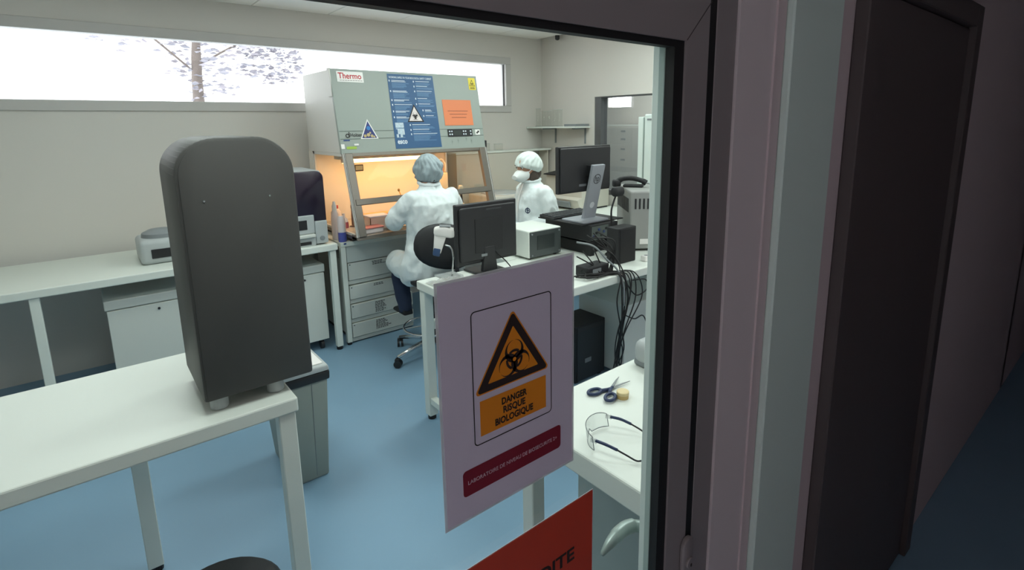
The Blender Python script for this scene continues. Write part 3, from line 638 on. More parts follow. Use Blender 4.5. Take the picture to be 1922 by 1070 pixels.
# ------------------------------------------------------------------ left back bench: violet instrument, pedestal
PC = thing('pcr_instrument', 'grey benchtop instrument with dark violet rounded cover', 'instrument', (1.17, 3.94, TZ))
MB().prism([(0.03, 0.0), (0.03, 0.545), (0.46, 0.55), (0.46, 0.0)], -0.175, 0.17, 'x', 0.012).build('housing', GREYP, PC)
MB().prism(rrect(-0.18, 0.175, 0.18, 0.545, 0.05, 6, (1, 1, 0, 0)), 0.0, 0.035, 'y', 0.004).build('cover', PURPLE, PC, smooth=True, angle=40)
MB().box((0.085, -0.012, 0.01), (0.175, 0.03, 0.18), 0.008).build('front_column', GREYP, PC)
MB().box((-0.175, -0.006, 0.09), (0.085, 0.03, 0.23), 0.008).build('screen_bezel', GREYP, PC)
MB().box((-0.12, -0.008, 0.125), (0.03, -0.005, 0.195)).build('screen', BLKM, PC)
MB().box((-0.175, -0.03, 0.065), (0.08, 0.03, 0.09), 0.006).build('front_ledge', WSTEEL, PC)
MB().box((-0.175, -0.006, 0.0), (0.085, 0.03, 0.065), 0.005).build('drawer_front', GREYP, PC)
MB().box((-0.10, -0.009, 0.012), (0.05, -0.004, 0.035)).build('drawer_slot', BLKM, PC)
MB().cyl((0.13, -0.016, 0.05), 0.018, 0.006, 18, 'y').build('knob', GREYM, PC)
PD = thing('pedestal_cabinet', 'white roller pedestal under the violet instrument bench', 'cabinet', (1.10, 3.98, 0))
MB().box((-0.2, 0.018, 0.08), (0.205, 0.55, 0.62), 0.004).build('carcass', WSTEEL, PD)
MB().box((-0.21, 0.0, 0.62), (0.213, 0.56, 0.68), 0.006).build('top', WSTEEL, PD)
dd_ = MB().box((-0.2, 0.0, 0.085), (0.205, 0.018, 0.615), 0.003).build('door', WSTEEL, PD)
MB().cyl((0.06, -0.005, 0.58), 0.008, 0.006, 12, 'y').build('lock', BLKP, dd_)
for x, y in ((-0.16, 0.05), (0.16, 0.05), (-0.16, 0.5), (0.16, 0.5)): MB().cyl((x-0.012, y, 0.035), 0.035, 0.024, 16, 'x').box((x-0.012, y-0.015, 0.05), (x+0.012, y+0.015, 0.082)).build('castor', BLKP, PD)
PD2 = thing('pedestal_cabinet', 'white roller pedestal under the left end of the back bench', 'cabinet', (0.2, 3.98, 0))
for ch in list(PD.children):
    c = ch.copy(); COL.objects.link(c); c.parent = PD2
    for g in ch.children: gg = g.copy(); COL.objects.link(gg); gg.parent = c
cf = thing('microcentrifuge', 'small round-topped light grey centrifuge on the back bench', 'instrument', (0.35, 4.25, TZ))
MB().box((-0.14, -0.16, 0.0), (0.14, 0.16, 0.16), 0.03, 3).build('housing', GREYP, cf, smooth=True, angle=50)
MB().lathe([(0.115, 0.155), (0.11, 0.185), (0.07, 0.205), (0.002, 0.21)], 28, cap=True).build('lid', GREYM, cf, smooth=True, angle=50)
MB().box((-0.08, -0.166, 0.04), (0.08, -0.158, 0.10), 0.003).build('display', BLKM, cf)

# ------------------------------------------------------------------ front-left machine, bin, stool
MC = thing('analyser_tower', 'tall charcoal machine with rounded top corners on the front left table', 'machine', (0.355, 1.75, TZ))
MB().prism(rrect(-0.165, 0.156, 0.045, 0.835, 0.11, 10, (1, 1, 0, 0)), 0.0, 0.34, 'y', 0.010).build('housing', MACH, MC, smooth=True, angle=40)
MB().prism(rrect(-0.155, 0.146, 0.057, 0.825, 0.10, 10, (1, 1, 0, 0)), -0.004, 0.001, 'y', 0.001).build('rear_cover', MACH, MC, smooth=True, angle=40)
for x in (-0.12, 0.045):
    for y in (0.05, 0.27): MB().cyl((x, y, 0), 0.026, 0.047, 20, bev=0.004).build('foot', GREYP, MC, smooth=True, angle=40)
for x, z in ((0.075, 0.655), (-0.10, 0.655)): MB().cyl((x, -0.006, z), 0.003, 0.003, 10, 'y').build('screw', CHROME, MC)
BN = thing('waste_bin', 'grey-green tapered bin with dark rim behind the front left table', 'bin', (0.675, 2.64, 0))
def taper(x0, x1, y0, y1, z0, X0, X1, Y0, Y1, z1, bev=0.012):
    bm = bmesh.new(); v = [bm.verts.new(p) for p in [(x0, y0, z0), (x1, y0, z0), (x1, y1, z0), (x0, y1, z0), (X0, Y0, z1), (X1, Y0, z1), (X1, Y1, z1), (X0, Y1, z1)]]
    for f in ((3, 2, 1, 0), (4, 5, 6, 7), (0, 1, 5, 4), (1, 2, 6, 5), (2, 3, 7, 6), (3, 0, 4, 7)): bm.faces.new([v[i] for i in f])
    if bev: bmesh.ops.bevel(bm, geom=bm.edges[:], offset=bev, segments=2, affect='EDGES', profile=0.5)
    return MB().addbm(bm)
taper(-0.085, 0.075, -0.18, 0.18, 0, -0.115, 0.098, -0.21, 0.21, 0.53).build('bin_body', BING, BN, smooth=True, angle=40)
taper(-0.122, 0.105, -0.217, 0.217, 0.515, -0.124, 0.107, -0.219, 0.219, 0.56, 0.008).build('rim', BLKP, BN, smooth=True, angle=40)
taper(-0.124, 0.107, -0.219, 0.219, 0.56, -0.118, 0.101, -0.213, 0.213, 0.59, 0.008).build('lid', GREYP, BN, smooth=True, angle=40)
MB().box((-0.10, -0.19, 0.589), (0.085, 0.19, 0.596), 0.003).build('lid_insert', WST, BN)
MB().box((-0.1075, -0.06, 0.36), (-0.1035, -0.045, 0.44)).build('hand_slot', BLACK, BN)
MB().tube([(0.015, -0.1805, 0.02), (0.02, -0.2095, 0.51)], 0.0018, 6).build('seam', GREYM, BN)
SB = thing('stool', 'black round padded stool at the lower left by the white table', 'stool', (0.125, 1.42, 0))
MB().lathe([(0.002, 0.45), (0.12, 0.45), (0.15, 0.462), (0.155, 0.485), (0.14, 0.50), (0.002, 0.505)], 32, cap=True).build('seat', BLKM, SB, smooth=True, angle=60)
for k in range(4):
    a = R(45+90*k); MB().tube([(0.09*math.cos(a), 0.09*math.sin(a), 0.45), (0.15*math.cos(a), 0.15*math.sin(a), 0.0)], 0.011, 10).build('leg', BLKP, SB)
MB().tube([(0.135*math.cos(R(10*k)), 0.135*math.sin(R(10*k)), 0.14) for k in range(36)], 0.007, 8, True).build('foot_ring', CHROME, SB, smooth=True)

# ------------------------------------------------------------------ office chair of the seated worker
CH = thing('swivel_chair', 'black swivel lab chair with chrome star base at the safety cabinet', 'chair', (1.87, 3.36, 0))
for k in range(5):
    a = R(187+72*k); c_, s_ = math.cos(a), math.sin(a)
    leg = MB().tube([(0.03*c_, 0.03*s_, 0.125), (0.18*c_, 0.18*s_, 0.105), (0.32*c_, 0.32*s_, 0.075)], [0.022, 0.019, 0.014], 10).build('leg', CHROME, CH, smooth=True)
    Mx = Matrix.Translation((0.32*c_, 0.32*s_, 0)) @ Matrix.Rotation(a+R(40), 4, 'Z')
    MB().cyl((-0.022, 0, 0.028), 0.028, 0.016, 16, 'x', Mx=Mx).cyl((0.006, 0, 0.028), 0.028, 0.016, 16, 'x', Mx=Mx).box((-0.02, -0.02, 0.045), (0.02, 0.012, 0.066), 0.004, Mx=Mx).build('castor', BLKP, leg)
MB().cyl((0, 0, 0.09), 0.03, 0.22, 18).cyl((0, 0, 0.3), 0.016, 0.24, 16).build('column', BLKP, CH)
fr_ = MB().tube([(0.215*math.cos(R(10*k)), 0.215*math.sin(R(10*k)), 0.225) for k in range(36)], 0.009, 8, True).build('foot_ring', CHROME, CH, smooth=True)
for k in range(3):
    a = R(120*k+40); MB().tube([(0.02*math.cos(a), 0.02*math.sin(a), 0.235), (0.215*math.cos(a), 0.215*math.sin(a), 0.225)], 0.006, 8).build('spoke', CHROME, fr_)
MB().lathe([(0.002, 0.53), (0.17, 0.535), (0.215, 0.56), (0.22, 0.585), (0.20, 0.603), (0.002, 0.61)], 36, cap=True, Mx=Matrix.Translation((0.04, -0.06, 0.022))).build('seat', BLKM, CH, smooth=True, angle=70)
MB().tube(cr([(0.02, -0.15, 0.54), (0.03, -0.26, 0.55), (0.04, -0.30, 0.66), (0.05, -0.285, 0.80)], 5), 0.014, 10).build('back_bar', BLKP, CH, smooth=True)
bk = MB(); N = 28
Mx = Matrix.Translation((0.03, -0.21, 0.86)) @ Matrix.Rotation(R(-6), 4, 'X') @ Matrix.Rotation(R(14), 4, 'Y')
rings = [(0.02, 1.0, 0), (0.6, 0.0, 0)]
vs_, fs_ = [], []
prof = [(0.01, -0.030), (0.5, -0.030), (0.88, -0.022), (0.98, -0.008), (1.0, 0.004), (0.96, 0.018), (0.5, 0.03), (0.01, 0.03)]
for r_, yy in prof:
    for k in range(N):
        a = 2*math.pi*k/N; x = 0.25*r_*math.copysign(abs(math.cos(a))**0.85, math.cos(a)); z = 0.16*r_*math.copysign(abs(math.sin(a))**0.85, math.sin(a))
        vs_.append((x, yy+0.10*(x*x/0.05)*0.25, z))
for i in range(len(prof)-1):
    for k in range(N): fs_.append((i*N+k, i*N+(k+1) % N, (i+1)*N+(k+1) % N, (i+1)*N+k))
fs_ += [tuple(range(N))[::-1], tuple((len(prof)-1)*N+k for k in range(N))]
bko = bk.add(vs_, fs_, Mx).build('backrest', BLKM, CH, smooth=True, angle=60)
MB().box((-0.055, -0.038, 0.095), (0.05, -0.030, 0.115), 0.004, Mx=Mx).build('grip_slot', mat('pale_grey_plastic', (170, 175, 175), 0.5), bko)

# ------------------------------------------------------------------ people
def remesh(name, mb, voxel, m, parent, wr=0.0, wscale=6.0, smooth_it=6, stretch=(1, 1, 1), seed=0, vpass=None):
    o = mb.build(name, m, None); COL.objects.unlink(o)
    md = o.modifiers.new('r', 'REMESH'); md.mode = 'VOXEL'; md.voxel_size = voxel
    sm = o.modifiers.new('s', 'SMOOTH'); sm.factor = 0.5; sm.iterations = smooth_it
    me = evaluated_mesh(o); COL.objects.link(o)
    old = o.data; o.modifiers.clear(); o.data = me; bpy.data.meshes.remove(old)
    if wr:
        offs = []
        for v in me.vertices:
            p = Vector((v.co.x*stretch[0]*wscale+seed, v.co.y*stretch[1]*wscale, v.co.z*stretch[2]*wscale))
            n1 = noise.noise(p); n2 = noise.noise(p*2.3+Vector((5, 1, 9)))
            offs.append(wr*((1-2*abs(n1))*0.7+0.5*(1-2*abs(n2))-0.5))
        nor = [v.normal.copy() for v in me.vertices]
        for v, d, n_ in zip(me.vertices, offs, nor): v.co = v.co+n_*d
    if vpass: vpass(me)
    me.polygons.foreach_set('use_smooth', [True]*len(me.polygons)); me.update()
    o.parent = parent
    return o
def rings(mb, secs, n=24, Mx=None):
    """stack of ellipses: (cx, cy, cz, rx, ry)"""
    vs, fs = [], []
    for cx, cy, cz, rx, ry in secs:
        for k in range(n): a = 2*math.pi*k/n; vs.append((cx+rx*math.cos(a), cy+ry*math.sin(a), cz))
    for i in range(len(secs)-1):
        for k in range(n): fs.append((i*n+k, i*n+(k+1) % n, (i+1)*n+(k+1) % n, (i+1)*n+k))
    fs += [tuple(range(n))[::-1], tuple((len(secs)-1)*n+k for k in range(n))]
    return mb.add(vs, fs, Mx)
def limb(mb, pts, rad, n=14, sub=5):
    p = cr(pts, sub); rr = []
    for i in range(len(rad)-1):
        for k in range(sub): rr.append(rad[i]+(rad[i+1]-rad[i])*k/sub)
    rr.append(rad[-1]); mb.tube(p, rr, n); mb.ell(p[0], (rr[0],)*3); mb.ell(p[-1], (rr[-1],)*3)
def head(mb, c, Mh, s=1.0):
    """head with nose and ears, centred at c (mid height), facing +Y before Mh"""
    T = Matrix.Translation(c) @ Mh @ Matrix.Scale(s, 4)
    rings(mb, [(0, 0.035, -0.115, 0.022, 0.025), (0, 0.03, -0.105, 0.040, 0.045), (0, 0.018, -0.08, 0.054, 0.068), (0, 0.008, -0.045, 0.066, 0.084), (0, 0.0, 0.0, 0.073, 0.093),
               (0, -0.004, 0.04, 0.075, 0.097), (0, -0.006, 0.075, 0.066, 0.085), (0, -0.008, 0.098, 0.045, 0.06), (0, -0.008, 0.108, 0.018, 0.025)], Mx=T)
    mb.prism([(0.085, 0.005), (0.112, -0.032), (0.085, -0.04)], -0.012, 0.012, 'x', Mx=T)
    for sx in (-1, 1): mb.ell((sx*0.075, -0.01, -0.005), (0.01, 0.018, 0.032), Mx=T)
    return T
def hand(mb, wrist, d, palm_n, s=1.0, curl=0.5, side=1):
    d = Vector(d).normalized(); nrm = Vector(palm_n); nrm = (nrm-d*nrm.dot(d)).normalized(); sd = d.cross(nrm)*side; w_ = Vector(wrist)
    mb.tube([w_, w_+d*0.03*s, w_+d*0.085*s], [0.024*s, 0.03*s, 0.032*s], 12)
    for k, (o_, L) in enumerate(((0.028, 0.068), (0.010, 0.078), (-0.009, 0.072), (-0.027, 0.056))):
        b = w_+d*0.078*s+sd*o_*s; d2 = (d+nrm*curl*0.5).normalized(); d3 = (d+nrm*curl*1.3).normalized()
        p1 = b+d2*L*0.5*s; p2 = p1+d3*L*0.5*s
        mb.tube([b-d*0.02*s, b, p1, p2], [0.009*s, 0.0095*s, 0.0088*s, 0.007*s], 8); mb.ell(p2, (0.007*s,)*3, 8, 6)
    b = w_+d*0.03*s+sd*0.025*s; p1 = b+(d*0.6+sd*0.7+nrm*0.4).normalized()*0.035*s; p2 = p1+(d+nrm*0.5+sd*0.2).normalized()*0.03*s
    mb.tube([b-sd*0.012*s, b, p1, p2], [0.012*s, 0.012*s, 0.0105*s, 0.008*s], 8); mb.ell(p2, (0.008*s,)*3, 8, 6)

def cap_mesh(name, m, par, T, r, z_cut, seed, amp=0.006, reach=0.62, tilt=20):
    """gathered bouffant cap around the crown; T places the head"""
    T = T @ Matrix.Rotation(R(tilt), 4, 'X'); nU, nV = 96, 20; vs, fs = [], []
    for j in range(nV+1):
        ph = (math.pi*reach)*(j/nV)
        for i in range(nU):
            a = 2*math.pi*i/nU
            fold = amp*(abs(math.sin(a*9+3*math.sin(ph*2.5+seed)))*0.9+noise.noise(Vector((math.cos(a)*3+seed, math.sin(a)*3, ph*3)))*1.4)*math.sin(min(ph, math.pi/2))
            if j >= nV-1: fold -= 0.008
            rr = 1+fold/0.09
            vs.append((r[0]*math.sin(ph)*math.cos(a)*rr, r[1]*math.sin(ph)*math.sin(a)*rr-0.006, 0.0+r[2]*math.cos(ph)))
    for j in range(nV):
        for i in range(nU): fs.append((j*nU+i, (j+1)*nU+i, (j+1)*nU+(i+1) % nU, j*nU+(i+1) % nU))
    mb = MB().add(vs, fs, T); o = mb.build(name, m, par, smooth=True)
    md = o.modifiers.new('thick', 'SOLIDIFY'); md.thickness = 0.002
    return o

# --- person seated at the cabinet, back to us (local +Y towards the cabinet)
P1 = thing('person', 'person in white coverall and hair cap seated at the safety cabinet, seen from behind', 'person', (1.94, 3.42, 0))
b = MB()
T1 = head(b, (0.012, 0.055, 1.375), Matrix.Rotation(R(8), 4, 'Z') @ Matrix.Rotation(R(-14), 4, 'X'))
rings(b, [(0, -0.02, 0.64, 0.16, 0.13), (0, -0.01, 0.72, 0.155, 0.12), (0, 0.0, 0.85, 0.135, 0.10), (0.0, 0.01, 1.0, 0.15, 0.11), (0, 0.01, 1.13, 0.165, 0.105), (0, 0.015, 1.22, 0.12, 0.075), (0.0, 0.03, 1.26, 0.055, 0.055), (0.005, 0.04, 1.32, 0.048, 0.05)])
la = [(-0.15, 0.01, 1.16), (-0.235, 0.10, 1.03), (-0.05, 0.40, 1.00)]; ra = [(0.155, 0.01, 1.155), (0.235, 0.14, 1.02), (0.10, 0.42, 0.99)]
for A in (la, ra):
    limb(b, [A[0], ((A[0][0]+A[1][0])/2*1.04, 0.06, 1.09), A[1], A[2]], [0.042, 0.04, 0.036, 0.024])
hand(b, la[-1], (0.3, 0.9, -0.2), (0.4, 0.2, -0.9), 0.92, 0.6, 1); hand(b, ra[-1], (-0.3, 0.9, -0.2), (-0.4, 0.2, -0.9), 0.92, 0.6, -1)
ll = [(-0.09, 0.0, 0.665), (-0.13, 0.33, 0.66), (-0.13, 0.26, 0.30)]; rl = [(0.09, 0.0, 0.665), (0.14, 0.33, 0.66), (0.13, 0.26, 0.30)]
for A in (ll, rl): limb(b, A, [0.075, 0.055, 0.038])
remesh('body', b, 0.008, SKIN, P1, smooth_it=3)
g = MB()
rings(g, [(-0.02, -0.03, 0.615, 0.245, 0.19), (-0.02, -0.03, 0.68, 0.25, 0.195), (-0.01, -0.015, 0.78, 0.215, 0.165), (0, 0.0, 0.92, 0.195, 0.145), (0.0, 0.0, 1.04, 0.205, 0.145), (0, 0.0, 1.14, 0.212, 0.135), (0, 0.008, 1.20, 0.175, 0.105), (0.0, 0.022, 1.245, 0.095, 0.075), (0.003, 0.03, 1.285, 0.072, 0.068)])
limb(g, [(-0.155, 0.0, 1.175), (-0.215, 0.05, 1.10), (-0.245, 0.11, 1.02), (-0.18, 0.24, 1.0), (-0.07, 0.37, 1.0)], [0.07, 0.07, 0.068, 0.058, 0.044])
limb(g, [(0.165, 0.0, 1.17), (0.22, 0.06, 1.10), (0.245, 0.14, 1.015), (0.2, 0.26, 0.995), (0.115, 0.39, 0.99)], [0.07, 0.07, 0.068, 0.058, 0.044])
limb(g, [(-0.12, -0.02, 0.66), (-0.17, 0.14, 0.665), (-0.15, 0.30, 0.66)], [0.105, 0.10, 0.09])
limb(g, [(0.11, -0.02, 0.66), (0.15, 0.14, 0.665), (0.15, 0.30, 0.66)], [0.105, 0.10, 0.09])
limb(g, [(-0.09, -0.03, 0.88), (-0.15, -0.035, 0.78), (-0.195, -0.03, 0.68), (-0.205, 0.0, 0.62)], [0.09, 0.095, 0.095, 0.075])
remesh('coverall', g, 0.010, SUIT, P1, wr=0.013, wscale=8.5, smooth_it=4, stretch=(1.2, 1, 0.6), seed=3.1)
cl = MB().tube([(0.003+0.074*math.cos(R(12*k)), 0.032+0.07*math.sin(R(12*k)), 1.283+0.012*math.sin(R(12*k))) for k in range(30)], 0.013, 8, True).build('collar', SUIT, P1, smooth=True)
cap_mesh('hair_cap', CAPB, P1, T1, (0.090, 0.112, 0.124), 0, 1.0, 0.012, 0.72, 16)
MB().ell((0, -0.03, -0.045), (0.072, 0.07, 0.06), Mx=T1).build('hair', HAIR, P1, smooth=True)
j = MB(); 
for A in (ll, rl): limb(j, [A[1], ((A[1][0]+A[2][0])/2, 0.31, 0.48), A[2]], [0.072, 0.062, 0.055])
remesh('trousers', j, 0.012, JEANS, P1, wr=0.008, wscale=8, smooth_it=3)
for A in (ll, rl): 
    x = A[2][0]; MB().prism([(0.20, 0.245), (0.22, 0.31), (0.29, 0.315), (0.40, 0.27), (0.41, 0.245)], x-0.04, x+0.04, 'x', 0.012).build('shoe', BLKM, P1, smooth=True, angle=60)

# --- person standing to the right, facing left (local +Y is the way they face)
P2 = thing('person', 'person standing in white coverall, hair cap and white respirator mask, turned left', 'person', (2.74, 3.20, 0), 84)
b = MB()
T2 = head(b, (0.0, 0.05, 1.372), Matrix.Rotation(R(4), 4, 'Z') @ Matrix.Rotation(R(-10), 4, 'X'), 0.98)
rings(b, [(0, -0.01, 0.72, 0.14, 0.11), (0, 0, 0.82, 0.125, 0.10), (0, 0, 0.95, 0.125, 0.10), (0, 0.005, 1.08, 0.14, 0.105), (0, 0.005, 1.18, 0.12, 0.08), (0, 0.015, 1.225, 0.055, 0.055), (0, 0.03, 1.30, 0.05, 0.052)])
la = [(-0.145, 0.0, 1.15), (-0.20, -0.02, 0.93), (-0.14, 0.19, 0.93)]; ra = [(0.145, 0.0, 1.15), (0.20, -0.02, 0.93), (0.10, 0.20, 0.97)]
for A in (la, ra): limb(b, [A[0], ((A[0][0]+A[1][0])/2*1.02, -0.012, 1.04), A[1], A[2]], [0.04, 0.038, 0.034, 0.024])
hand(b, la[-1], (0.25, 0.9, 0.1), (0.9, 0.0, -0.2), 0.9, 0.7, 1); hand(b, ra[-1], (-0.3, 0.9, 0.1), (-0.9, 0.0, -0.2), 0.9, 0.7, -1)
for sx in (-1, 1): limb(b, [(sx*0.08, 0, 0.72), (sx*0.09, 0.015, 0.40), (sx*0.09, -0.01, 0.08)], [0.08, 0.052, 0.036])
remesh('body', b, 0.008, SKIN, P2, smooth_it=3)
g = MB()
rings(g, [(0, -0.01, 0.70, 0.185, 0.145), (0, 0, 0.80, 0.19, 0.15), (0, 0.0, 0.92, 0.185, 0.145), (0, 0.0, 1.05, 0.185, 0.14), (0, 0.0, 1.14, 0.18, 0.125), (0, 0.005, 1.195, 0.145, 0.095), (0, 0.015, 1.235, 0.085, 0.075), (0, 0.022, 1.265, 0.072, 0.07)])
for A, sx in ((la, -1), (ra, 1)): limb(g, [(sx*0.145, 0, 1.16), (sx*0.195, -0.02, 1.05), (sx*0.205, -0.02, 0.93), (sx*0.185, 0.08, 0.925), (A[2][0]*1.02, A[2][1]-0.02, A[2][2])], [0.07, 0.068, 0.064, 0.056, 0.042])
for sx in (-1, 1): limb(g, [(sx*0.085, 0, 0.72), (sx*0.095, 0.015, 0.40), (sx*0.095, -0.01, 0.07)], [0.105, 0.085, 0.07])
remesh('coverall', g, 0.010, SUIT, P2, wr=0.012, wscale=9, smooth_it=5, stretch=(1.1, 1.1, 0.6), seed=8.4)
MB().tube([(0.074*math.cos(R(12*k)), 0.022+0.072*math.sin(R(12*k)), 1.262-0.008*math.sin(R(12*k))) for k in range(30)], 0.012, 8, True).build('collar', SUIT, P2, smooth=True)
MB().tube(cr([(0.0, 0.098, 1.24), (0, 0.142, 1.13), (0, 0.158, 1.0), (0, 0.163, 0.86)], 5), 0.004, 6).build('zip', WST, P2)
cap_mesh('hair_cap', CAPW, P2, T2, (0.093, 0.114, 0.125), 0, 4.0, 0.008, 0.575, 28)
MB().ell((0, -0.045, -0.055), (0.074, 0.062, 0.072), Mx=T2).build('hair', HAIR, P2, smooth=True)
for sx in (-1, 1):
    MB().ell((sx*0.062, 0.0, -0.085), (0.024, 0.045, 0.055), Mx=T2).build('hair', HAIR, P2, smooth=True)
    e = MB().ell((sx*0.031, 0.083, 0.008), (0.013, 0.008, 0.008), Mx=T2).build('eye', mat('eye_white', (226, 222, 216), 0.3), P2, smooth=True)
    MB().ell((sx*0.031, 0.0905, 0.008), (0.0055, 0.003, 0.0055), 10, 6, Mx=T2).build('iris', BLKM, e)
    MB().box((sx*0.031-0.018, 0.088, 0.024), (sx*0.031+0.018, 0.094, 0.030), 0.002, Mx=T2).build('eyebrow', HAIR, P2)
mk = MB()
mv = []
for y, hw, z0, z1 in ((0.045, 0.070, -0.10, 0.0), (0.085, 0.060, -0.112, -0.004), (0.118, 0.046, -0.098, -0.014), (0.150, 0.036, -0.075, -0.040)):
    for k in range(12):
        a = 2*math.pi*k/12; mv.append((hw*math.cos(a), y, (z0+z1)/2+(z1-z0)/2*math.sin(a)))
mf = [(i*12+k, i*12+(k+1) % 12, (i+1)*12+(k+1) % 12, (i+1)*12+k) for i in range(3) for k in range(12)]+[tuple(36+k for k in range(12))]
mko = mk.add(mv, mf, T2).build('respirator_mask', MASK, P2, smooth=True, angle=50)
for sx in (-1, 1): MB().tube([T2 @ Vector(p) for p in cr([(sx*0.068, 0.05, -0.03), (sx*0.083, -0.01, 0.01), (sx*0.06, -0.085, 0.03)], 4)], 0.003, 6).build('strap', WST, mko)
for nm, par, arms in (('glove', P1, (([-0.05, 0.40, 1.00], (0.3, 0.9, -0.2), (0.4, 0.2, -0.9), 1), ([0.10, 0.42, 0.99], (-0.3, 0.9, -0.2), (-0.4, 0.2, -0.9), -1))),
                      ('glove', P2, (([-0.14, 0.19, 0.93], (0.25, 0.9, 0.1), (0.9, 0, -0.2), 1), ([0.10, 0.20, 0.97], (-0.3, 0.9, 0.1), (-0.9, 0, -0.2), -1)))):
    for w0, d, n_, sd in arms:
        q = MB(); hand(q, w0, d, n_, 0.98, 0.62 if par is P1 else 0.72, sd)
        remesh(nm, q, 0.004, GLOVE, par, smooth_it=2)
em = MB()
for p in ring_polys(circ(0, 0, 0.022, 20), circ(0, 0, 0.015, 20))+[[(-0.004, -0.024), (0.004, -0.024), (0.004, 0.024), (-0.004, 0.024)], [(-0.012, 0.002), (0.012, -0.004), (0.012, 0.004), (-0.012, 0.009)]]:
    em.add([(x, y, 0) for x, y in p], [tuple(range(len(p)))])
emo = em.build('chest_emblem', mat('navy_print', (44, 56, 84), 0.6), P2)
emo.matrix_local = Matrix.Translation((-0.125, 0.142, 1.045)) @ Matrix.Rotation(R(32), 4, 'Z') @ Matrix.Rotation(R(180), 4, 'Z') @ Matrix.Rotation(R(90), 4, 'X')
for sx in (-1, 1): MB().prism([(-0.07, 0.0), (-0.07, 0.06), (0.03, 0.085), (0.16, 0.045), (0.17, 0.0)], sx*0.095-0.042, sx*0.095+0.042, 'x', 0.012).build('shoe', SUIT, P2, smooth=True, angle=60)

# ------------------------------------------------------------------ middle table: monitor, scanner, instruments
MO = thing('monitor', 'black monitor with its back to us at the left of the middle table', 'monitor', (1.775, 2.50, TZ))
MB().box((-0.215, -0.012, 0.065), (0.215, 0.02, 0.42), 0.006).build('bezel', BLKP, MO)
MB().prism(rrect(-0.20, 0.20, 0.085, 0.40, 0.015, 4), -0.026, -0.010, 'y', 0.006).build('back_cover', BLKP, MO)
MB().box((-0.10, -0.0285, 0.13), (0.10, -0.024, 0.33), 0.0015).build('mount_plate', BLKM, MO)
MB().box((-0.02, -0.030, 0.375), (0.09, -0.0255, 0.383)).build('vent', mat('dark_grey_slot', (62, 64, 66), 0.5), MO)
MB().box((-0.06, -0.031, 0.105), (-0.02, -0.0255, 0.12)).build('rating_label', GREYM, MO)
MB().box((-0.19, 0.0195, 0.085), (0.19, 0.0215, 0.40)).build('screen', BLKM, MO)
MB().prism([(-0.055, 0.0), (0.055, 0.0), (0.035, 0.16), (-0.035, 0.16)], -0.03, -0.004, 'y', 0.004).build('stand_neck', BLKP, MO)
MB().box((-0.10, -0.08, 0.0), (0.10, 0.11, 0.014), 0.005).build('stand_base', BLKP, MO)
MB().tube(cr([(0.04, -0.03, 0.12), (0.10, -0.06, 0.05), (0.09, -0.11, 0.008), (-0.06, -0.12, 0.008), (-0.07, -0.09, 0.008)], 6), 0.004, 6).build('cable', BLACK, MO, smooth=True)

SC = thing('barcode_scanner', 'white and blue handheld barcode scanner in a wire stand', 'scanner', (1.53, 2.565, TZ))
SC.scale = (1.15, 1.15, 1.15)
MB().tube(cr([(0.02, -0.02, 0.005), (0.025, -0.03, 0.10), (0.02, -0.02, 0.15), (0.0, 0.0, 0.165)], 5), 0.0045, 8).build('stand_rod', CHROME, SC, smooth=True)
MB().box((-0.04, -0.05, 0), (0.07, 0.05, 0.008), 0.003).build('stand_base', PLASTIC, SC)
Mx = Matrix.Translation((0, 0, 0.17)) @ Matrix.Rotation(R(-30), 4, 'Z')
MB().prism([(-0.055, 0.05), (-0.05, 0.085), (0.0, 0.092), (0.055, 0.072), (0.058, 0.04), (0.03, 0.03)], -0.028, 0.028, 'y', 0.010, Mx=Mx).build('scanner_head', WST, SC, smooth=True, angle=50)
MB().box((0.045, -0.022, 0.042), (0.0605, 0.022, 0.064), 0.003, Mx=Mx).build('scanner_window', BLKM, SC)
MB().prism([(-0.05, 0.055), (0.01, 0.045), (-0.025, -0.05), (-0.06, -0.04)], -0.018, 0.018, 'y', 0.008, Mx=Mx).build('grip', WST, SC, smooth=True, angle=50)
MB().prism([(-0.055, -0.012), (-0.02, -0.02), (-0.03, -0.062), (-0.064, -0.052)], -0.0195, 0.0195, 'y', 0.006, Mx=Mx).build('grip_sleeve', mat('blue_grey_rubber', (52, 78, 116), 0.5), SC, smooth=True, angle=50)
MB().box((-0.03, -0.026, 0.0895), (0.025, 0.026, 0.092), Mx=Mx @ Matrix.Rotation(R(4), 4, 'Y')).build('top_plate', GREYM, SC)

# crumpled clear bag on the table corner
bg_ = MB(); vs_, fs_ = [], []
for i in range(15):
    for j in range(11):
        x = (i/14-0.5)*0.22; y = (j/10-0.5)*0.11; e_ = min(i, 14-i, j, 10-j)
        vs_.append((x, y, 0.004+(0 if e_ == 0 else 0.022*abs(noise.noise(Vector((x*28, y*28, 2.2))))+0.006*abs(noise.noise(Vector((x*70, y*70, 1)))))))
for i in range(14):
    for j in range(10): a = i*11+j; fs_.append((a, a+11, a+12, a+1))
o = bg_.add(vs_, fs_).build('plastic_bag', glass('crinkled_film', (0.92, 0.93, 0.92), 0.16, 0.08, haze=0.25, haze_col=(0.85, 0.86, 0.84)))
o.location = (1.485, 2.475, TZ); md = o.modifiers.new('thick', 'SOLIDIFY'); md.thickness = 0.002; md.offset = 1
tag(o, 'crumpled clear plastic bag lying on the middle table corner', 'bag')

